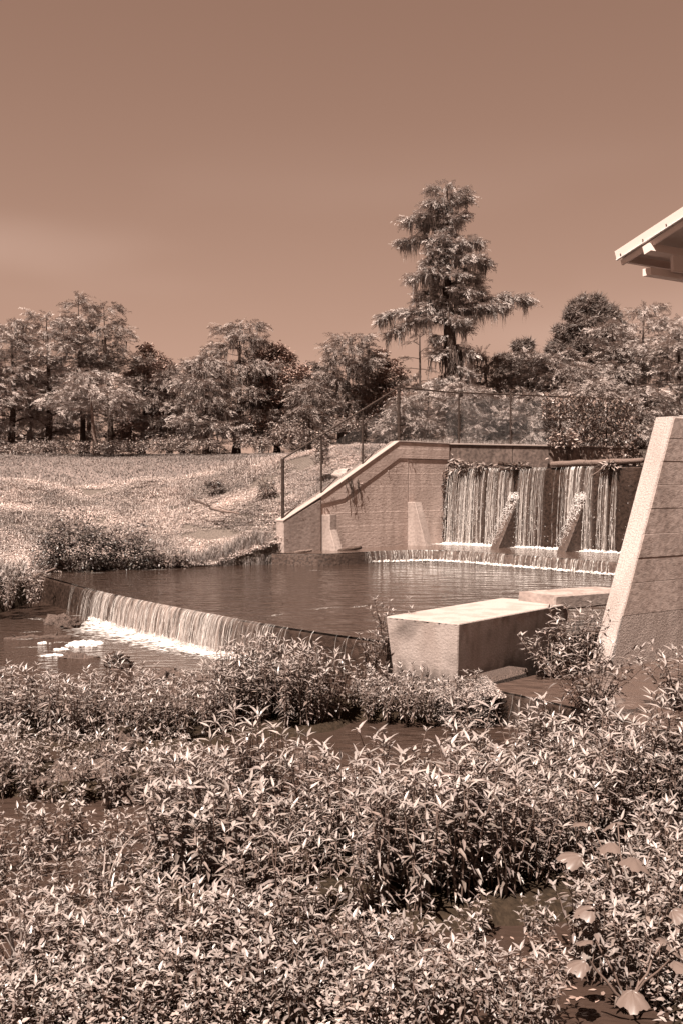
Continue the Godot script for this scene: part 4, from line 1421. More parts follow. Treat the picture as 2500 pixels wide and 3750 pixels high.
func big_cypress() -> void:
	var d0 := 36.0
	var base := P(3.830, 2.95, d0)
	var t := thing("cypress_tree", "very tall lone cypress hung with long grey moss, rising above the fence", "tree", "", base)
	var wood := MB.new()
	var limbs := MB.new()
	var cv := [Cover.new(), Cover.new()]
	var ms := [Cover.new()]
	var h := 9.45
	var pts := PackedVector3Array()
	var rad := PackedFloat32Array()
	for k in 13:
		var f := k / 12.0
		pts.append(Vector3(-0.05 * f + sin(f * 7.0) * 0.06 - 0.12 * f * f, h * f - 0.1, cos(f * 5.0) * 0.05))
		rad.append(maxf(0.34 * pow(1.0 - f, 0.8) + 0.12 * exp(-f * 14.0), 0.015))
	wood.tube(pts, rad, 9)
	var tint := tone(0.52, 0.5)
	# limbs: height at the trunk, tip offset across, tip height, offset towards the viewer, flat width
	var L := [[9.15, -0.62, 9.2, 0.1, 0.34], [9.1, 0.62, 9.3, 0.0, 0.32], [8.75, 0.8, 8.95, 0.2, 0.4], [8.7, -0.7, 8.75, 0.3, 0.36], [8.9, 0.3, 8.95, 0.5, 0.4], [8.35, -1.25, 8.45, 0.1, 0.34], [8.3, 0.62, 8.4, -0.3, 0.3], [8.35, -1.65, 8.15, 0.2, 0.38], [8.05, -0.9, 8.0, -0.4, 0.32], [8.0, 0.45, 8.15, 0.5, 0.3], [7.6, -0.5, 7.3, 0.6, 0.3],
		[7.3, -1.65, 7.3, 0.0, 0.26], [7.35, 1.25, 7.5, 0.2, 0.45], [7.2, 0.5, 7.2, 0.7, 0.42], [7.15, -0.6, 7.0, 0.6, 0.4], [6.9, 1.6, 6.8, 0.1, 0.45], [6.85, 1.0, 6.7, 0.8, 0.42], [6.6, -0.7, 6.5, 0.5, 0.38], [6.4, 1.35, 6.15, -0.2, 0.42], [6.3, -1.4, 6.05, 0.3, 0.48], [6.25, -0.8, 6.1, 0.9, 0.48], [6.2, 0.4, 6.2, 0.9, 0.45], [5.9, 1.45, 5.6, 0.2, 0.45], [5.8, -1.1, 5.55, 0.1, 0.42], [5.7, 0.8, 5.5, 0.8, 0.42], [5.4, -0.9, 5.2, 0.4, 0.38], [5.35, 1.2, 5.1, -0.3, 0.4],
		[4.9, 2.9, 5.2, 0.0, 0.34], [4.95, 2.0, 5.3, 0.25, 0.4], [4.95, 1.2, 5.15, 0.5, 0.42], [4.85, -2.4, 4.75, 0.1, 0.42], [4.9, -1.5, 4.95, 0.4, 0.46], [4.6, -2.15, 4.3, -0.2, 0.44], [4.7, -1.2, 4.6, 0.6, 0.42], [4.6, 0.4, 4.65, 0.7, 0.4], [4.4, 0.7, 4.2, 0.3, 0.32], [4.2, -0.6, 3.9, 0.4, 0.32], [3.8, 0.85, 3.6, 0.2, 0.34], [3.6, -0.7, 3.3, 0.4, 0.34], [3.1, 0.9, 2.8, 0.3, 0.36], [2.7, -0.8, 2.4, 0.4, 0.36], [2.3, 0.8, 2.0, 0.4, 0.36]]
	for e in L:
		var f: float = (e[0] + 0.1) / h
		var a := along_pts(pts, f)
		var b := Vector3(e[1] * rr(0.85, 1.0) + a.x, e[2] + rr(-0.15, 0.15), a.z + e[3])
		var p := limb(limbs, a, b, rr(0.0, 0.14) * (b - a).length(), maxf(0.016, 0.075 * (1.1 - f) * (1.0 + 0.3 * absf(e[1]))))
		var reach := (b - a).length()
		dress(cv, ms, p, e[4] * rr(0.65, 1.1), rr(0.08, 0.2), int(70.0 * (reach + 0.2)), 0.82, tint, 0.30 if e[0] < 8.3 else 0.12, 0.25)
	# short limbs all round that close the crown
	for k in 64:
		var f := 0.50 + 0.47 * (k + 0.5) / 64.0 + rr(-0.03, 0.03)
		var az := rr(0, TAU)
		var reach := rr(0.35, 0.95) * (1.05 if f < 0.78 else 0.6 if f < 0.88 else 0.75)
		var a := along_pts(pts, f)
		var b := a + Vector3(cos(az) * reach, rr(-0.2, 0.35), sin(az) * reach)
		dress(cv, ms, limb(limbs, a, b, 0.05, 0.02), 0.24, 0.16, int(40 * reach), rr(0.55, 0.85), tint * rr(0.7, 1.0), 0.25, 0.3)
	# ivy and moss round the trunk below
	for k in 260:
		var f := rr(0.03, 0.42)
		var az := rr(0, TAU)
		var a := along_pts(pts, f) + Vector3(cos(az), 0, sin(az)) * (0.2 + rr(0, 0.2))
		ms[0].put(Transform3D(Basis(Vector3.UP, rr(0, TAU)).scaled(Vector3(1.2, rr(0.4, 1.0), 1.2)), a), tone(rr(0.08, 0.18)))
	finish_tree(t, wood, limbs, cv, sprays, ms, M.bark)

func sapling() -> void:
	var base := P(3.263, 3.0, 43.0)
	var t := thing("cypress_tree", "thin open young cypress with bare flat limbs left of the big one", "tree", "", base)
	var wood := MB.new()
	var limbs := MB.new()
	var cv := [Cover.new(), Cover.new()]
	var h := 5.25
	var pts := bent(Vector3(0.1, -0.1, 0), Vector3(0, h, 0), 0.05, 8)
	wood.tube(pts, taper(0.09, 0.03, 8), 6)
	for e: Array in [[0.72, 0.55, -0.1], [0.72, -0.75, 0.0], [0.8, -0.7, 0.05], [0.85, 0.35, 0.2], [0.91, -0.4, 0.1], [0.97, 0.3, 0.1], [0.97, -0.2, 0.15], [0.66, -0.6, -0.15], [0.62, 0.6, 0.0]]:
		var a := along_pts(pts, e[0])
		var p := limb(limbs, a, a + Vector3(e[1], e[2], rr(-0.3, 0.3)), 0.06, 0.022)
		dress(cv, [Cover.new()], p, 0.22, 0.07, int(26.0 * absf(e[1])), 0.8, tone(0.2), 0.0, 0.4)
	finish_tree(t, wood, limbs, cv, sprays, [Cover.new()], M.bark)

# ---- ground cover and shrubs
func build_cover() -> void:
	# lawn
	var tuft := grass_tuft(9, 0.09, 0.012, 0.6, 0.24, 0.36)
	var cv := Cover.new()
	for k in 20000:
		var d := rr(29.4, 38.5)
		var x := rr(-0.4 * d - 0.6, 0.6)
		var y := bank(x, d)
		if rr(0, 1) > smoothstep(29.6, 30.4, d - maxf(0.0, x + 4.4) * 1.2):
			continue
		var v := 0.85 + 0.5 * na.get_noise_2d(x * 6.0, d * 12.0) + rr(-0.1, 0.1)
		cv.put(Transform3D(Basis(Vector3.UP, rr(0, TAU)).scaled(Vector3.ONE * rr(0.6, 1.1)), P(x, y - 0.01, d)), Color(v, v, v))
	tag(many("grass", tuft, M.spray, cv, self), "short mown grass on the sloping lawn before the trees")
	# ivy over the embankment
	clumps = [leaf_clump(70, 0.24, 0.10, 0.042, 0.75, 0.34, 0.60), leaf_clump(64, 0.22, 0.14, 0.04, 0.6, 0.30, 0.56), leaf_clump(44, 0.22, 0.15, 0.05, 0.6, 0.30, 0.56)]
	var c2 := [Cover.new(), Cover.new()]
	for k in 34000:
		var d := rr(21.3, 33.0)
		var x := rr(-0.4 * d - 0.8, 2.2)
		var y := bank(x, d)
		if y < -0.02:
			continue
		if Vector2((x + 5.3) / 1.3, (d - 22.6) / 0.75).length() < 1.0:
			continue
		if na.get_noise_2d(x * 16.0 + 30.0, d * 16.0) < -0.33:
			continue
		var lawn := smoothstep(29.6, 30.4, d - maxf(0.0, x + 4.4) * 1.2)
		var hump := exp(-(Vector2(x, d) - Vector2(-0.75, 29.4)).length_squared() / 4.0)
		if rr(0, 1) < lawn - hump * 1.2:
			continue
		var v := 1.05 + 0.5 * na.get_noise_2d(x * 12.0, d * 12.0) + rr(-0.12, 0.12)
		c2[k % 2].put(Transform3D(Basis(Vector3.UP, rr(0, TAU)).scaled(Vector3(1, rr(0.6, 1.5), 1) * rr(0.5, 0.9)), P(x, y - 0.02, d)), Color(v, v, v) * clampf(v, 0.7, 1.2))
	for k in 2:
		tag(many("ivy", clumps[k], M.leaf, c2[k], self), "pale leafy ivy carpeting the embankment above the pool")
	var reed := grass_tuft(14, 0.55, 0.014, 0.7, 0.22, 0.38)
	var weed := grass_tuft(12, 0.24, 0.014, 0.8, 0.30, 0.52)
	cv = Cover.new()
	for k in 9000:
		var d := rr(22.3, 33.0)
		var x := rr(-0.4 * d - 0.8, 1.8)
		var y := bank(x, d)
		if y < 0.02 or na.get_noise_2d(x * 7.0 + 50.0, d * 7.0) < 0.02 or rr(0, 1) < smoothstep(29.8, 30.6, d - maxf(0.0, x + 4.4) * 1.2):
			continue
		var v := rr(0.75, 1.15)
		cv.put(Transform3D(Basis(Vector3.UP, rr(0, TAU)).scaled(Vector3.ONE * rr(0.5, 1.2)), P(x, y - 0.01, d)), Color(v, v, v))
	tag(many("grass", weed, M.spray, cv, self), "patches of weedy grass among the ivy of the embankment")
	# rank grass on the shoreline and behind the fence
	cv = Cover.new()
	for k in 420:
		var f := rr(0.0, 1.0)
		var p := Vector2(-4.5, 23.05).lerp(Vector2(-1.75, 24.1), f) + Vector2(rr(-0.25, 0.15), rr(-0.12, 0.6))
		cv.put(Transform3D(Basis(Vector3.UP, rr(0, TAU)).scaled(Vector3.ONE * rr(0.4, 0.95) * (0.6 + 0.5 * f)), v3(p, maxf(bank(p.x, p.y), -0.03))), Color.WHITE * rr(0.8, 1.15))
	tag(many("grass", reed, M.spray, cv, self), "tall rank grass fringing the far shore of the pool")
	cv = Cover.new()
	var bd := BD
	for k in 700:
		var p := Vector2(2.2, 28.2) + bd * rr(0.0, 6.8) + Vector2(-bd.y, bd.x) * rr(0.25, 2.2)
		cv.put(Transform3D(Basis(Vector3.UP, rr(0, TAU)).scaled(Vector3.ONE * rr(0.35, 0.8)), v3(p, 2.93)), Color.WHITE * rr(0.9, 1.3))
	tag(many("grass", reed, M.spray, cv, self), "strip of long pale grass behind the fence")
	cv = Cover.new()
	for k in 260:
		var p := Vector2(rr(-7.6, -5.9), rr(16.6, 21.8))
		var y := bank(p.x, p.y)
		if y < -0.5:
			continue
		cv.put(Transform3D(Basis(Vector3.UP, rr(0, TAU)).scaled(Vector3.ONE * rr(0.6, 1.2)), v3(p, y - 0.02)), Color.WHITE * rr(0.85, 1.2))
	tag(many("grass", reed, M.spray, cv, self), "tall grass on the left bank by the weir's end")

func shrub(called: String, label: String, at: Vector3, size: Vector3, n: int, leaf: float, wide: float, lo: float, hi: float, group := "") -> Node3D:
	var t := thing(called, label, "shrub", group, at)
	part("twigs", twigs(9, size, 0.012), M.stem, t)
	part("foliage", bush_leaves(n, size, leaf, wide, lo, hi), M.leaf, t).set_meta("kind", "stuff")
	return t

func build_shrubs() -> void:
	shrub("bush", "big dark rounded bush overhanging the pool's far left shore", P(-5.85, 0.0, 22.2), Vector3(0.85, 1.35, 0.6), 4600, 0.07, 0.5, 0.03, 0.10)
	shrub("bush", "second dark bush right of the big one on the pool's shore", P(-4.8, 0.0, 22.75), Vector3(0.7, 1.0, 0.5), 3200, 0.07, 0.5, 0.03, 0.11)
	shrub("bush", "low dark bush at the right end of the shore bushes", P(-3.9, 0.05, 23.1), Vector3(0.55, 0.36, 0.4), 1100, 0.07, 0.5, 0.13, 0.27)
	shrub("bush", "dark upright bush on the bank left of the fence's first post", P(-1.910, 1.578, 26.200), Vector3(0.26, 0.55, 0.26), 800, 0.07, 0.35, 0.10, 0.22)
	shrub("bush", "small dark domed bush alone in the ivy of the bank", P(-3.392, 1.823, 27.500), Vector3(0.24, 0.16, 0.22), 420, 0.06, 0.6, 0.07, 0.15)
	shrub("bush", "dark leafy clump on the wing wall side behind the fence", P(0.761, 2.434, 27.200), Vector3(0.3, 0.25, 0.3), 500, 0.07, 0.5, 0.10, 0.22)
	shrub("bush", "ivy-grown post end bush where the fence rail is overgrown", P(-0.519, 2.477, 26.600), Vector3(0.22, 0.75, 0.2), 900, 0.06, 0.7, 0.2, 0.4)
	for e in [[210, 1033, 0.8, 0.42, "pale low bush at the lawn's far edge under the leaning cypress"], [265, 1030, 0.6, 0.3, "small pale bush at the lawn's far edge right of the leaning trunk"], [390, 1030, 0.7, 0.5, "dark bush at the lawn's far edge in the dip of the skyline"], [470, 1026, 0.6, 0.45, "bush at the lawn's far edge under the moss streamers"], [585, 1022, 0.7, 0.45, "greyish rounded bush at the lawn's right-hand far end"], [90, 1035, 0.9, 0.5, "bush at the lawn's far edge near the left border"], [20, 1036, 0.9, 0.5, "bush at the lawn's far edge on the left border"], [320, 1032, 0.6, 0.4, "low dark bush between the two pale ones and the skyline dip"], [660, 1010, 0.8, 0.7, "bush behind the grown-over hump"], [820, 985, 1.0, 0.8, "bush seen through the sloping fence"]]:
		var d := 37.0 if e[0] < 640 else 34.0
		shrub("bush", e[4], P((e[0] - 784.0) * d / 2359.0, 1.8 - (e[1] - 1120.0) * d / 2359.0 - 0.05, d), Vector3(e[2], e[3] * rr(0.7, 1.2), 0.6), 1300, 0.085, 0.4, 0.14, 0.36)
	# vines swallowing the far end of the fence
	var t := thing("climbing_vine", "thick leafy vine swallowing the right end of the fence", "vine", "", P(7.35, 3.0, 30.2))
	var g := MB.new()
	for k in 5200:
		var x := rr(-1.6, 1.5)
		var y := rr(-0.7, 1.6) if x > 0.2 else rr(0.75, 1.55) if x < -0.6 else rr(0.1, 1.6)
		var z := rr(-0.22, 0.32) * (1.0 + 0.4 * na.get_noise_2d(x * 60.0, y * 60.0))
		if x < -0.5 and rr(0, 1) < 0.55:
			continue
		if y > 1.45 + 0.2 * na.get_noise_2d(x * 90.0, 4.0):
			continue
		g.col = tone(rr(0.10, 0.26))
		var l := rr(0.05, 0.11)
		add_leaf(g, Vector3(x, y, z - x * 0.5), leaf_basis(rr(0, TAU), rr(-0.9, 0.4), rr(-0.6, 0.6)), l, l * 0.55, 0.3, 0.1)
	part("foliage", g.mesh(), M.leaf, t).set_meta("kind", "stuff")
	g = MB.new()
	for k in 16:
		var x := rr(-1.4, 1.4)
		g.tube(bent(Vector3(x, -0.2, -x * 0.5), Vector3(x + rr(-0.5, 0.5), rr(1.0, 1.6), -x * 0.5), 0.12, 7), taper(0.014, 0.005, 7), 4)
	part("stems", g.mesh(), M.stem, t)
	shrub("bush", "pale broad-leaved bush hanging over the wall top by the chain of moss", P(6.35, 3.0, 29.6), Vector3(0.42, 0.5, 0.3), 420, 0.16, 0.4, 0.3, 0.5)
	# mossy curtain where the weir meets the wing wall
	t = thing("moss_curtain", "dark hanging moss and leaves where the falls meet the wing wall", "moss", "", v3(W0 + WD * 0.0 + WN * 0.05, 1.3))
	g = MB.new()
	for k in 1500:
		var y := rr(-1.0, 1.0)
		g.col = tone(rr(0.04, 0.14) + (0.08 if y > 0.75 else 0.0), 1.1)
		add_leaf(g, Vector3(rr(-0.16, 0.12), y, rr(-0.1, 0.16)), leaf_basis(rr(0, TAU), rr(-1.2, 0.2), rr(-0.6, 0.6)), rr(0.04, 0.1), 0.03, 0.4)
	part("foliage", g.mesh(), M.leaf, t).set_meta("kind", "stuff")
	# plants growing on the crest
	var crest := func(label: String, s: float, w: float, h: float, n: int, lo: float, hi: float) -> void:
		var o := thing("crest_plant", label, "plant", "", v3(W0 + WD * s - WN * 0.06, CREST))
		part("foliage", bush_leaves(n, Vector3(w, h, 0.14), 0.16, 0.3, lo, hi), M.leaf, o).set_meta("kind", "stuff")
	crest.call("upright leafy plant at the left end of the main falls' crest", 0.22, 0.22, 0.32, 150, 0.16, 0.36)
	crest.call("low leafy plant on the falls' crest, second from left", 0.75, 0.34, 0.2, 190, 0.16, 0.36)
	crest.call("thin leafy fringe on the falls' crest left of the dark snag", 1.35, 0.36, 0.13, 150, 0.14, 0.32)
	crest.call("small leafy tuft on the crest over the first dark gap", 2.5, 0.25, 0.12, 90, 0.14, 0.32)
	crest.call("pale dry tuft at the crest's right end beside the tall pier", 5.4, 0.3, 0.14, 160, 0.2, 0.42)
	make_log("driftwood_log", "long pale driftwood log lying along the right half of the crest", "log", v3(W0 + WD * 3.55 + WN * 0.0, CREST + 0.08), v3(W0 + WD * 6.1 - WN * 0.1, CREST + 0.13), 0.085, 0.06, 0.02, M.log)
	make_log("driftwood_snag", "dark wet snag caught on the crest of the falls", "driftwood", v3(W0 + WD * 1.92 + WN * 0.12, CREST + 0.12), v3(W0 + WD * 2.95 + WN * 0.05, CREST + 0.03), 0.06, 0.03, 0.03, M.wet, 3)
	make_log("driftwood_snag", "thin stick poking down over the right end of the falls", "driftwood", v3(W0 + WD * 5.35 + WN * 0.05, CREST + 0.1), v3(W0 + WD * 4.95 + WN * 0.3, CREST - 0.22), 0.022, 0.012, 0.02, M.log, 2)
	t = thing("dry_vine_tangle", "tangle of dry vines caught on the driftwood log", "vine", "", v3(W0 + WD * 4.9 + WN * 0.05, CREST + 0.1))
	g = MB.new()
	for k in 16:
		var a := Vector3(rr(-0.3, 0.3), rr(-0.05, 0.12), rr(-0.25, 0.25))
		g.tube(bent(a, a + Vector3(rr(-0.35, 0.35), rr(-0.4, 0.1), rr(-0.3, 0.3)), 0.07, 6), taper(0.007, 0.004, 6), 4)
	part("vines", g.mesh(), M.log, t)
	# logs and sticks
	make_log("driftwood_log", "short dark log on the ledge between the two wing-wall buttresses", "log", P(-0.168, 0.247, 24.750), P(0.470, 0.336, 25.200), 0.06, 0.045, 0.01, M.damp)
	make_log("driftwood_log", "thin short log on the ledge at the wing wall's left end", "log", P(-1.093, 0.278, 24.100), P(-0.700, 0.317, 24.300), 0.035, 0.03, 0.01, M.log)
	make_log("driftwood_log", "sunken grey log floating in the creek before the big froth heap", "log", P(-5.175, -0.540, 15.772), P(-4.151, -0.520, 15.818), 0.055, 0.045, 0.05, M.bark, 4)
	make_log("dead_branch", "long dead branch lying across the left end of the lower weir", "branch", P(-6.611, -0.152, 20.200), P(-5.951, 0.113, 21.400), 0.05, 0.025, 0.03, M.log, 2)
	make_log("dead_branch", "pale dead branch half buried in the ivy of the bank, right one", "branch", P(-3.191, 1.279, 25.600), P(-2.500, 1.159, 25.200), 0.04, 0.02, 0.03, M.pale_bark, 2)
	make_log("dead_branch", "dark dead branch sloping down the ivy bank, left one", "branch", P(-3.791, 1.513, 26.000), P(-2.874, 1.180, 25.200), 0.035, 0.02, 0.05, M.bark, 3)
	make_log("floating_twig", "tiny forked twig standing in the middle of the pool", "twig", P(-0.895, -0.004, 16.000), P(-0.977, 0.091, 16.000), 0.008, 0.004, 0.004, M.bark)
	# roots that hang over the sloping wall, and a chain over the back wall
	t = thing("hanging_roots", "dark dry roots hanging over the sloping top of the wing wall", "roots", "", v3(A0 + AD * 2.15 + AN * 0.05, 1.98))
	g = MB.new()
	for k in 9:
		var a := v3(AD * rr(-0.25, 0.3), rr(-0.05, 0.1))
		g.tube(bent(a, a + v3(AD * rr(0.0, 0.2), -rr(0.25, 0.75)), 0.02, 6), taper(0.012, 0.004, 6), 4)
	part("roots", g.mesh(), M.bark, t)
	var cb := BD
	var cp := B0 + BD * 3.9 + Vector2(cb.y, -cb.x) * 0.06
	t = thing("hanging_chain", "pale chain hanging doubled down the back wall under the vines", "chain", "", v3(cp, 3.03))
	var link := TorusMesh.new()
	link.inner_radius = 0.016
	link.outer_radius = 0.030
	link.rings = 10
	link.ring_segments = 6
	for q in 2:
		for k in 13:
			var o := part("link", link, M.pale_bark, t, v3(cb * 0.07 * q, -0.02 - 0.043 * k))
			o.rotation = Vector3(PI / 2, (PI / 2 if k % 2 else 0.0) + 0.5, 0)
	# stones
	var stone := func(label: String, at: Vector3, size: Vector3, sd: int, m: Material, rough := 0.7) -> void:
		var o := solo("rock", lump(size, sd, rough, 18), m, label, "rock")
		o.position = at
	stone.call("dark jagged wet rock standing alone in the creek", P(-2.869, -0.500, 13.298), Vector3(0.15, 0.13, 0.12), 401, M.wet, 1.1)
	stone.call("rounded mossy rock in the creek, front left of a group of four", P(-2.258, -0.520, 12.271), Vector3(0.19, 0.12, 0.15), 402, M.moss_rock)
	stone.call("flat mossy rock at the back of the creek group of four", P(-2.177, -0.540, 12.778), Vector3(0.22, 0.08, 0.13), 403, M.moss_rock)
	stone.call("small upright mossy rock at the front right of the group of four", P(-1.969, -0.520, 12.002), Vector3(0.09, 0.10, 0.09), 404, M.moss_rock)
	stone.call("wide low rock just left of the big leafy mound", P(-1.734, -0.550, 12.430), Vector3(0.3, 0.08, 0.16), 405, M.moss_rock)
	stone.call("low weedy rock in the creek beside the dark jagged one", P(-3.600, -0.560, 14.059), Vector3(0.25, 0.09, 0.16), 406, M.moss_rock)
	stone.call("rock at the foot of the lower weir, left one of two", P(-4.821, -0.540, 17.524), Vector3(0.26, 0.16, 0.2), 407, M.moss_rock)
	stone.call("rock at the foot of the lower weir, right one of two", P(-4.520, -0.540, 17.143), Vector3(0.2, 0.14, 0.2), 408, M.rock)
	stone.call("tall crumbly rock among the plants at left, highest of its heap", P(-1.851, -0.500, 8.412), Vector3(0.2, 0.24, 0.18), 409, M.moss_rock)
	stone.call("blocky coarse rock at the right of the rock heap at left", P(-1.129, -0.500, 8.098), Vector3(0.18, 0.14, 0.16), 410, M.rock)
	stone.call("narrow standing rock left of the blocky coarse one", P(-1.281, -0.500, 8.122), Vector3(0.1, 0.18, 0.1), 411, M.rock)
	stone.call("broad pale rock low in the rock heap at left", P(-1.992, -0.520, 8.048), Vector3(0.32, 0.16, 0.2), 412, M.moss_rock)
	stone.call("pale rock sunk among leaves below the rock heap", P(-1.516, -0.520, 7.708), Vector3(0.22, 0.12, 0.16), 413, M.moss_rock)
	stone.call("pale flat rock at the far left of the rock heap", P(-2.270, -0.540, 7.886), Vector3(0.3, 0.12, 0.2), 414, M.moss_rock)
	stone.call("rounded mossy rock at the edge of the dark channel", P(-0.291, -0.540, 8.693), Vector3(0.14, 0.1, 0.12), 415, M.moss_rock)
	stone.call("small black rock in the dark channel", P(0.098, -0.560, 8.285), Vector3(0.09, 0.07, 0.08), 416, M.wet)
	stone.call("mossy rock mound at the bank's lower left in front", P(-0.493, -0.500, 5.565), Vector3(0.16, 0.16, 0.14), 417, M.moss_rock)
	stone.call("pale crumbly rock in the middle of the nearest bank", P(-0.030, -0.460, 4.983), Vector3(0.14, 0.06, 0.09), 418, M.moss_rock)
	stone.call("mossy rock on the ivy bank by the sloping fence", P(0.178, 2.134, 26.300), Vector3(0.4, 0.16, 0.25), 419, M.light, 0.35)

# ---- the leafy water plants
func stand(label: String, group: String, kinds: Array, spots: PackedVector2Array, y: float, lo: float, hi: float) -> void:
	for p in spots:
		var k: Array = kinds[rng.randi_range(0, kinds.size() - 1)]
		var roll := na.get_noise_2d(p.x * 42.0, p.y * 42.0)
		if roll < -0.26:
			continue
		var t := thing("water_plant", label, "plant", group, v3(p, y))
		t.rotation.y = rr(0, TAU)
		t.scale = Vector3.ONE * lerpf(lo, hi, clampf(0.5 + roll * 1.4 + rr(-0.2, 0.2), 0.0, 1.15))
		part("stems", k[0], M.stem, t)
		part("leaves", k[1], M.leaf, t).set_meta("kind", "stuff")

# the same kind of plants where they are too many and too small to tell apart: one thing of joined growth
func undergrowth(label: String, kinds: Array, spots: PackedVector2Array, y: float, lo: float, hi: float) -> void:
	var t := thing("undergrowth", label, "undergrowth")
	t.set_meta("kind", "stuff")
	var cv := []
	for k in kinds:
		cv.append(Cover.new())
	for p in spots:
		var v := rr(0.75, 1.15)
		cv[rng.randi_range(0, kinds.size() - 1)].put(Transform3D(Basis(Vector3.UP, rr(0, TAU)).scaled(Vector3.ONE * rr(lo, hi)), v3(p, y)), Color(v, v, v))
	for k in kinds.size():
		many("stems", kinds[k][0], M.stem, cv[k], t)
		many("leaves", kinds[k][1], M.leaf, cv[k], t)

# spots inside a polygon no closer than gap
func scatter(poly: PackedVector2Array, gap: float, most: int) -> PackedVector2Array:
	var lo := poly[0]
	var hi := poly[0]
	for p in poly:
		lo = lo.min(p)
		hi = hi.max(p)
	var out := PackedVector2Array()
	for k in most * 40:
		if out.size() >= most:
			break
		var p := Vector2(rr(lo.x, hi.x), rr(lo.y, hi.y))
		if not Geometry2D.is_point_in_polygon(p, poly):
			continue
		var ok := true
		for q in out:
			if q.distance_squared_to(p) < gap * gap:
				ok = false
				break
		if ok:
			out.append(p)
	return out

func ellipse(c: Vector2, rx: float, ry: float) -> PackedVector2Array:
	var out := PackedVector2Array()
	for k in 14:
		out.append(c + Vector2(cos(TAU * k / 14) * rx, sin(TAU * k / 14) * ry))
	return out

func build_plants() -> void:
	var kinds := []
	for k in 4:
		kinds.append(leafy_plant(0.55, 8, 0.18, 0.10, 0.2, 0.021))
	for k in 3:
		kinds.append(leafy_plant(0.50, 8, 0.20, 0.085, 0.3, 0.021))
	for k in 2:
		kinds.append(leafy_plant(0.62, 6, 0.15, 0.125, 0.17, 0.026))
	var small := []
	for k in 4:
		small.append(leafy_plant(0.28, 8, 0.16, 0.06, 0.34, 0.017))
	var broad := []
	for k in 4:
		broad.append(leafy_plant(0.45, 7, 0.20, 0.085, 0.30, 0.022))
	stand("leafy plant of the dense domed mound in front of the lower falls", "domed mound of leafy plants in mid creek", kinds, scatter(ellipse(Vector2(-0.62, 10.35), 0.62, 0.62), 0.15, 46), -0.5, 1.0, 1.3)
	stand("leafy plant of the spreading stand in the creek at left", "leafy stand in the creek at left", kinds, scatter(ellipse(Vector2(-2.15, 9.75), 1.2, 0.62), 0.17, 62), -0.5, 0.7, 1.0)
	stand("leafy plant among the rocks at the left border", "plants among the rocks at left", broad, scatter(PackedVector2Array([Vector2(-3.4, 9.0), Vector2(-2.6, 7.6), Vector2(-1.5, 7.35), Vector2(-1.0, 7.6), Vector2(-1.2, 8.3), Vector2(-2.2, 8.7)]), 0.19, 52), -0.52, 0.6, 0.85)
	var near := scatter(PackedVector2Array([Vector2(-1.22, 6.5), Vector2(-0.85, 6.95), Vector2(0.1, 7.0), Vector2(0.75, 7.05), Vector2(1.15, 7.6), Vector2(1.4, 8.15), Vector2(2.0, 8.1), Vector2(2.75, 7.6), Vector2(2.55, 6.7), Vector2(1.75, 6.1), Vector2(1.1, 5.75), Vector2(0.4, 5.45), Vector2(-0.35, 5.3), Vector2(-0.7, 5.6), Vector2(-1.0, 5.9)]), 0.145, 175)
	stand("leafy upright plant of the wide stand nearest the viewer", "wide stand of leafy plants in the foreground", kinds, near, -0.5, 0.65, 1.25)
	stand("leafy plant of the thin fringe at the lower left corner of the nearest stand", "thin leafy fringe at the near bank", kinds, scatter(PackedVector2Array([Vector2(-0.9, 5.2), Vector2(-0.2, 5.15), Vector2(-0.1, 4.7), Vector2(-0.9, 4.7)]), 0.2, 12), -0.5, 0.7, 0.95)
	undergrowth("sparse leafy growth at the lower right round the big-leaved plants", broad, scatter(PackedVector2Array([Vector2(1.25, 5.7), Vector2(2.5, 6.5), Vector2(2.2, 5.4), Vector2(1.75, 4.5), Vector2(1.2, 4.45), Vector2(1.15, 5.0)]), 0.14, 70), -0.5, 0.6, 0.95)
	undergrowth("low leafy growth along the bank at the bottom edge", small, scatter(PackedVector2Array([Vector2(-1.5, 4.9), Vector2(-0.4, 5.15), Vector2(0.3, 4.75), Vector2(0.9, 4.4), Vector2(0.8, 4.1), Vector2(-1.4, 4.1)]), 0.12, 120), -0.46, 0.7, 1.1)
	undergrowth("sparse leafy growth standing in the still water at lower left", broad, scatter(PackedVector2Array([Vector2(-2.3, 6.6), Vector2(-1.3, 6.9), Vector2(-0.95, 5.7), Vector2(-1.0, 5.0), Vector2(-1.9, 5.1)]), 0.2, 34), -0.54, 0.5, 0.8)
	undergrowth("thin low growth in the gap of still water at lower right centre", small, scatter(PackedVector2Array([Vector2(0.3, 5.2), Vector2(1.2, 5.5), Vector2(1.1, 4.6), Vector2(0.7, 4.5)]), 0.22, 16), -0.56, 0.6, 0.9)
	undergrowth("leafy growth running on along the right bank below the apron", kinds, scatter(PackedVector2Array([Vector2(2.7, 7.5), Vector2(3.6, 6.4), Vector2(4.0, 4.6), Vector2(2.2, 4.4), Vector2(2.4, 6.4)]), 0.2, 90), -0.5, 0.75, 1.1)
	undergrowth("leafy growth standing in the shallows at the far left", broad, scatter(PackedVector2Array([Vector2(-4.6, 11.0), Vector2(-3.4, 10.6), Vector2(-3.2, 8.8), Vector2(-2.6, 7.2), Vector2(-3.8, 7.0), Vector2(-5.0, 9.0)]), 0.24, 90), -0.52, 0.7, 1.1)
	# individuals
	var single := func(label: String, at: Vector3, h: float, stems: int, spread: float, leaf: float) -> void:
		var k := leafy_plant(h, stems, spread, leaf, 0.24, 0.026)
		var t := thing("water_plant", label, "plant", "", at)
		part("stems", k[0], M.stem, t)
		part("leaves", k[1], M.leaf, t).set_meta("kind", "stuff")
	single.call("vase-shaped leafy plant growing alone from the apron's lip", P(2.2, -0.26, 9.08), 0.62, 34, 0.50, 0.115)
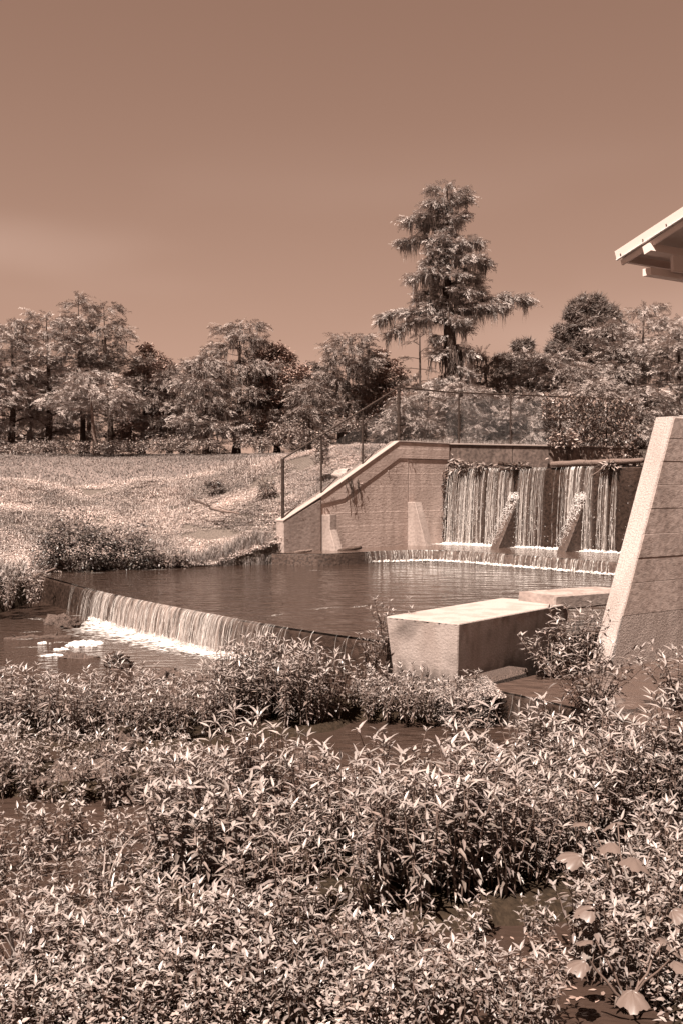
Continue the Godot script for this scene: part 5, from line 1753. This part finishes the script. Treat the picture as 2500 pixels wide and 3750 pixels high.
	single.call("leafy plant beside the foot of the tall pier, in front of the slab", P(2.55, -0.25, 11.1), 0.70, 34, 0.50, 0.115)
	single.call("leafy plant leaning left out of the pier's foot towards the block", P(2.2, -0.25, 10.9), 0.46, 28, 0.46, 0.11)
	single.call("leafy plant on the apron at the right border", P(3.05, -0.22, 9.3), 0.55, 26, 0.40, 0.115)
	single.call("leafy plant standing up behind the block's near left corner", P(0.52, -0.1, 11.72), 0.62, 12, 0.30, 0.09)
	single.call("leafy plant clinging to the left edge of the pale block", P(0.33, -0.3, 11.4), 0.46, 22, 0.20, 0.08)
	single.call("small leafy plant at the bottom left of the pale block", P(0.42, -0.5, 11.2), 0.36, 10, 0.18, 0.07)
	single.call("low plant in front of the pale block's foot, left of its corner", P(0.8, -0.42, 10.85), 0.32, 10, 0.22, 0.07)
	single.call("small broad plant on the footing at the block's right side", P(1.38, -0.26, 10.72), 0.12, 7, 0.12, 0.08)
	undergrowth("low leafy tangle at the foot of the pale block", small, scatter(PackedVector2Array([Vector2(0.0, 10.6), Vector2(0.2, 11.2), Vector2(1.15, 10.7), Vector2(1.42, 10.25), Vector2(1.25, 9.85), Vector2(0.2, 10.0)]), 0.17, 36), -0.47, 0.8, 1.25)
	undergrowth("leafy growth on the left bank beside the weir's far end", broad, scatter(PackedVector2Array([Vector2(-7.4, 21.0), Vector2(-6.2, 20.6), Vector2(-5.5, 18.6), Vector2(-5.9, 17.6), Vector2(-7.3, 18.0)]), 0.3, 26), -0.35, 1.0, 1.5)
	# mossy cushions over the footing and the rubble
	var cv := Cover.new()
	for k in 900:
		var p := Vector2(rr(0.95, 1.5), rr(9.9, 10.75))
		if p.y < 10.75 - (p.x - 0.95) * 0.9 - 0.75:
			continue
		cv.put(Transform3D(Basis(Vector3.UP, rr(0, TAU)).scaled(Vector3.ONE * rr(0.25, 0.5)), v3(p, rr(-0.52, -0.24) if p.x < 1.42 else -0.23)), Color.WHITE * rr(0.45, 0.95))
	tag(many("moss", clumps[2], M.leaf, cv, self), "cushions of small-leaved creeper over the mossy footing")
	# creeping leaves on the near bank
	cv = Cover.new()
	for k in 700:
		var d := rr(3.9, 5.35)
		var x := rr(-0.36 * d, 0.36 * d)
		var y := bed(x, d)
		if y < -0.6 or (d > 4.75 and absf(x - 0.75) < 0.35):
			continue
		cv.put(Transform3D(Basis(Vector3.UP, rr(0, TAU)).scaled(Vector3.ONE * rr(0.4, 0.8)), v3(Vector2(x, d), maxf(y, -0.5))), Color.WHITE * rr(0.7, 1.1))
	tag(many("creeper", leaf_clump(34, 0.2, 0.16, 0.05, 0.55, 0.22, 0.42), M.leaf, cv, self), "low creeping leaves covering the bank nearest the viewer")
	# floating leaves in the gap of still water
	cv = Cover.new()
	for k in 160:
		var p := Vector2(0.85, 4.95) + Vector2(rr(-0.6, 0.6), rr(-0.35, 0.4))
		cv.put(Transform3D(Basis(Vector3.UP, rr(0, TAU)).scaled(Vector3.ONE * rr(0.5, 1.0)), v3(p, CREEK + 0.006)), tone(rr(0.2, 0.4)))
	var fl := MB.new()
	add_leaf(fl, Vector3.ZERO, Basis(), 0.05, 0.02, 0.02, 0.05)
	tag(many("leaves", fl.mesh(), M.leaf, cv, self), "small fallen leaves afloat on the still water in front")
	# grass blades at the near left
	var blade := func(label: String, at: Vector3, n: int, l: float, lean: float) -> void:
		var t := thing("grass_tuft", label, "grass", "", at)
		part("blades", grass_tuft(n, l, 0.014, lean, 0.24, 0.42), M.leaf, t)
	blade.call("tall arching grass tuft in the still water at lower left", P(-1.28, -0.52, 5.55), 9, 0.55, 0.9)
	blade.call("arching grass tuft before the mossy rock mound", P(-0.78, -0.5, 5.15), 16, 0.42, 0.9)
	blade.call("fine grass tuft at the lower left corner of the bank", P(-0.95, -0.45, 4.75), 22, 0.32, 0.8)
	blade.call("grass tuft left of the nearest leafy fringe", P(-1.08, -0.5, 5.0), 20, 0.34, 0.7)
	blade.call("thin grass tuft standing in the bank's middle front", P(0.12, -0.45, 4.6), 8, 0.34, 0.5)
	blade.call("wide grass tuft at the bottom left border", P(-1.45, -0.42, 4.65), 30, 0.45, 0.7)
	# big-leaved plant at lower right
	big_leaves("big-leaved plant at the lower right, upper one", P(1.52, -0.5, 5.35), 0.55, 8, 0.15)
	big_leaves("big-leaved plant at the lower right, middle one close to the border", P(1.42, -0.5, 4.85), 0.40, 7, 0.14)
	big_leaves("big-leaved plant at the lower right corner", P(1.25, -0.42, 4.45), 0.26, 6, 0.13)

func big_leaves(label: String, at: Vector3, h: float, n: int, l: float) -> void:
	var t := thing("broad_leaf_plant", label, "plant", "", at)
	var st := MB.new()
	var leaf := MB.new()
	leaf.col = tone(0.15, 0.85)
	# a lobed, toothed blade, slightly cupped
	var rows := []
	for q in 5:
		var row := PackedVector3Array()
		for k in 33:
			var an := lerpf(-PI * 0.94, PI * 0.94, k / 32.0)
			var r := 0.5 * (0.62 + 0.38 * cos(an * 0.5)) * (1.0 + 0.12 * cos(an * 5.0)) * (1.0 + (0.04 if k % 2 else -0.03)) * q / 4.0
			# lobes sag, ribs stand up along them
			row.append(Vector3(0.2 + 0.25 * q / 4.0 + r * cos(an), 0.02 * cos(an * 5.0) * r - 0.7 * r * r - 0.25 * absf(sin(an)) * r * r + 0.02 * sin(an * 7.0 + q), r * sin(an)))
		rows.append(row)
	leaf.grid(rows)
	var me := leaf.mesh()
	for k in n:
		var az := 2.4 * k + rr(-0.4, 0.4)
		var out := rr(0.08, 0.3)
		var tip := Vector3(cos(az) * out, h * rr(0.45, 1.0), -sin(az) * out)
		st.tube(bent(Vector3(rr(-0.03, 0.03), 0, rr(-0.03, 0.03)), tip, 0.02, 4), taper(0.007, 0.004, 4), 5)
		var o := part("leaf", me, M.leaf, t, tip)
		o.basis = (Basis(Vector3.UP, az) * Basis(Vector3.BACK, rr(-0.6, 0.15)) * Basis(Vector3.RIGHT, rr(-0.4, 0.4))).scaled(Vector3.ONE * l * rr(0.75, 1.1))
	part("stems", st.mesh(), M.stem, t)

# ---- the mill house whose eave shows at the right
func build_house() -> void:
	var t := thing("mill_house", "pale wooden building whose open gable eave juts in at upper right", "building")
	var u := Vector3(0.847, 0, -0.53)
	var n := Vector3(0.53, 0, 0.847)
	var o := P(5.1, 6.0, 19.0)
	var rise := 0.30
	var r := (n + Vector3.UP * rise).normalized()
	var up := u.cross(r).normalized()
	if up.y < 0.0:
		up = -up
	var span := 4.4
	var g := MB.new()
	g.box(o + r * span * 0.5 + u * 2.9 + up * 0.13, r * span, up * 0.03, u * 5.8)
	part("roof_sheet", g.mesh(), M.roof, t)
	g = MB.new()
	g.box(o + r * span * 0.5 - u * 0.012 + up * 0.10, r * span, up * 0.17, u * 0.02)
	part("rake_trim", g.mesh(), M.roof, t)
	g = MB.new()
	g.box(o + r * span * 0.5 - u * 0.02 + up * 0.008, r * span, up * 0.018, u * 0.05)
	part("trim_lip", g.mesh(), M.foam, t)
	g = MB.new()
	g.box(o + r * (span * 0.5 + 0.04) + u * 0.05 - up * 0.06, r * span, up * 0.10, u * 0.04)
	part("barge_board", g.mesh(), M.board, t)
	for k in 6:
		g = MB.new()
		g.box(o + r * (0.12 + 0.55 * k) - u * 0.03 + up * 0.05, r * 0.015, up * 0.05, u * 0.02)
		part("screw", g.mesh(), M.steel, t)
	for s in [0.72, 2.2, 3.6]:
		g = MB.new()
		g.box(o + r * s + u * 2.4 - up * 0.14, r * 0.16, up * 0.15, u * 4.9)
		part("purlin", g.mesh(), M.board, t)
	g = MB.new()
	g.box(o + r * 0.1 + u * 2.9 + up * 0.0, r * 0.05, up * 0.16, u * 5.7)
	part("eave_board", g.mesh(), M.board, t)
	# bracket plate and the tie beam
	g = MB.new()
	g.slab(o + r * 0.75 + u * 0.55 - up * 0.2, u, PackedVector2Array([Vector2(0, 0), Vector2(1.3, 0), Vector2(0.9, -0.28), Vector2(0.02, -0.30)]), -0.03, 0.03, 0.0)
	part("bracket", g.mesh(), M.board, t)
	var bo := P(5.52, 5.71, 18.6)
	g = MB.new()
	g.box(bo + u * 2.5, u * 5.0, Vector3.UP * 0.13, n * 0.19)
	part("tie_beam", g.mesh(), M.board, t)
	# the wall stands back under the eave
	g = MB.new()
	g.box(o + u * 4.3 + n * 2.4 + Vector3.DOWN * 3.6, u * 3.6, Vector3.UP * 7.2, n * 4.2)
	part("wall", g.mesh(), M.wood, t)

func _ready() -> void:
	rng.seed = 20240607
	na.seed = 5
	na.frequency = 0.03
	na.fractal_octaves = 4
	nb.seed = 9
	nb.noise_type = FastNoiseLite.TYPE_SIMPLEX
	nb.frequency = 1.0
	nb.fractal_octaves = 2
	# camera: level, with the lens shifted down a little
	var cam := Camera3D.new()
	cam.name = "camera"
	cam.near = 0.1
	cam.far = 1500.0
	cam.projection = Camera3D.PROJECTION_FRUSTUM
	cam.size = 0.2 * 1176.0 / 2359.0
	cam.frustum_offset = Vector2(0.0, -0.1 * 56.0 / 2359.0)
	cam.position = Vector3(0, 1.8, 0)
	add_child(cam)
	cam.current = true
	# sky, warm as the print's toning
	var env := Environment.new()
	env.background_mode = Environment.BG_SKY
	var sm := ProceduralSkyMaterial.new()
	sm.sky_top_color = srgb(Color(0.088, 0.0475, 0.0332))
	sm.sky_horizon_color = srgb(Color(0.25, 0.157, 0.117))
	sm.sky_curve = 0.16
	sm.ground_bottom_color = srgb(tone(0.06, 1.1))
	sm.ground_horizon_color = srgb(tone(0.2, 1.0))
	sm.sky_energy_multiplier = 1.0
	sm.sky_cover = clouds()
	var sky := Sky.new()
	sky.sky_material = sm
	env.sky = sky
	env.tonemap_mode = Environment.TONE_MAPPER_LINEAR
	env.tonemap_exposure = 3.0
	env.sdfgi_enabled = true
	env.ssao_enabled = true
	env.ssil_enabled = true
	var we := WorldEnvironment.new()
	we.name = "world"
	we.environment = env
	add_child(we)
	var sun := DirectionalLight3D.new()
	sun.name = "sun"
	sun.light_energy = 1.6
	sun.light_color = Color(1.0, 0.95, 0.90)
	sun.light_angular_distance = 0.5
	sun.shadow_enabled = true
	sun.sky_mode = DirectionalLight3D.SKY_MODE_LIGHT_ONLY
	var el := deg_to_rad(60.0)
	var to_sun := Vector3(-0.5 * cos(el), sin(el), 0.866 * cos(el))
	sun.basis = Basis.looking_at(-to_sun, Vector3.UP)
	add_child(sun)
	build_materials()
	build_ground()
	build_walls()
	build_water()
	build_falls()
	build_foam()
	build_fence()
	build_house()
	build_trees()
	build_cover()
	build_shrubs()
	build_plants()

# a few faint high wisps low in the sky
func clouds() -> ImageTexture:
	var w := 512
	var h := 256
	var f := noise(0.02, 5, 77)
	var im := Image.create(w, h, false, Image.FORMAT_RGBAF)
	for y in h:
		var up := 90.0 - 180.0 * (y + 0.5) / h
		var band := smoothstep(3.0, 9.0, up) * smoothstep(20.0, 11.0, up)
		for x in w:
			var an := TAU * x / w
			var q := f.get_noise_3d(cos(an) * 60.0, up * 6.0, sin(an) * 60.0)
			var a := clampf(q * 1.3 + 0.05, 0.0, 1.0) * band * 0.05
			im.set_pixel(x, y, Color(0.9, 0.72, 0.62, a))
	return ImageTexture.create_from_image(im)
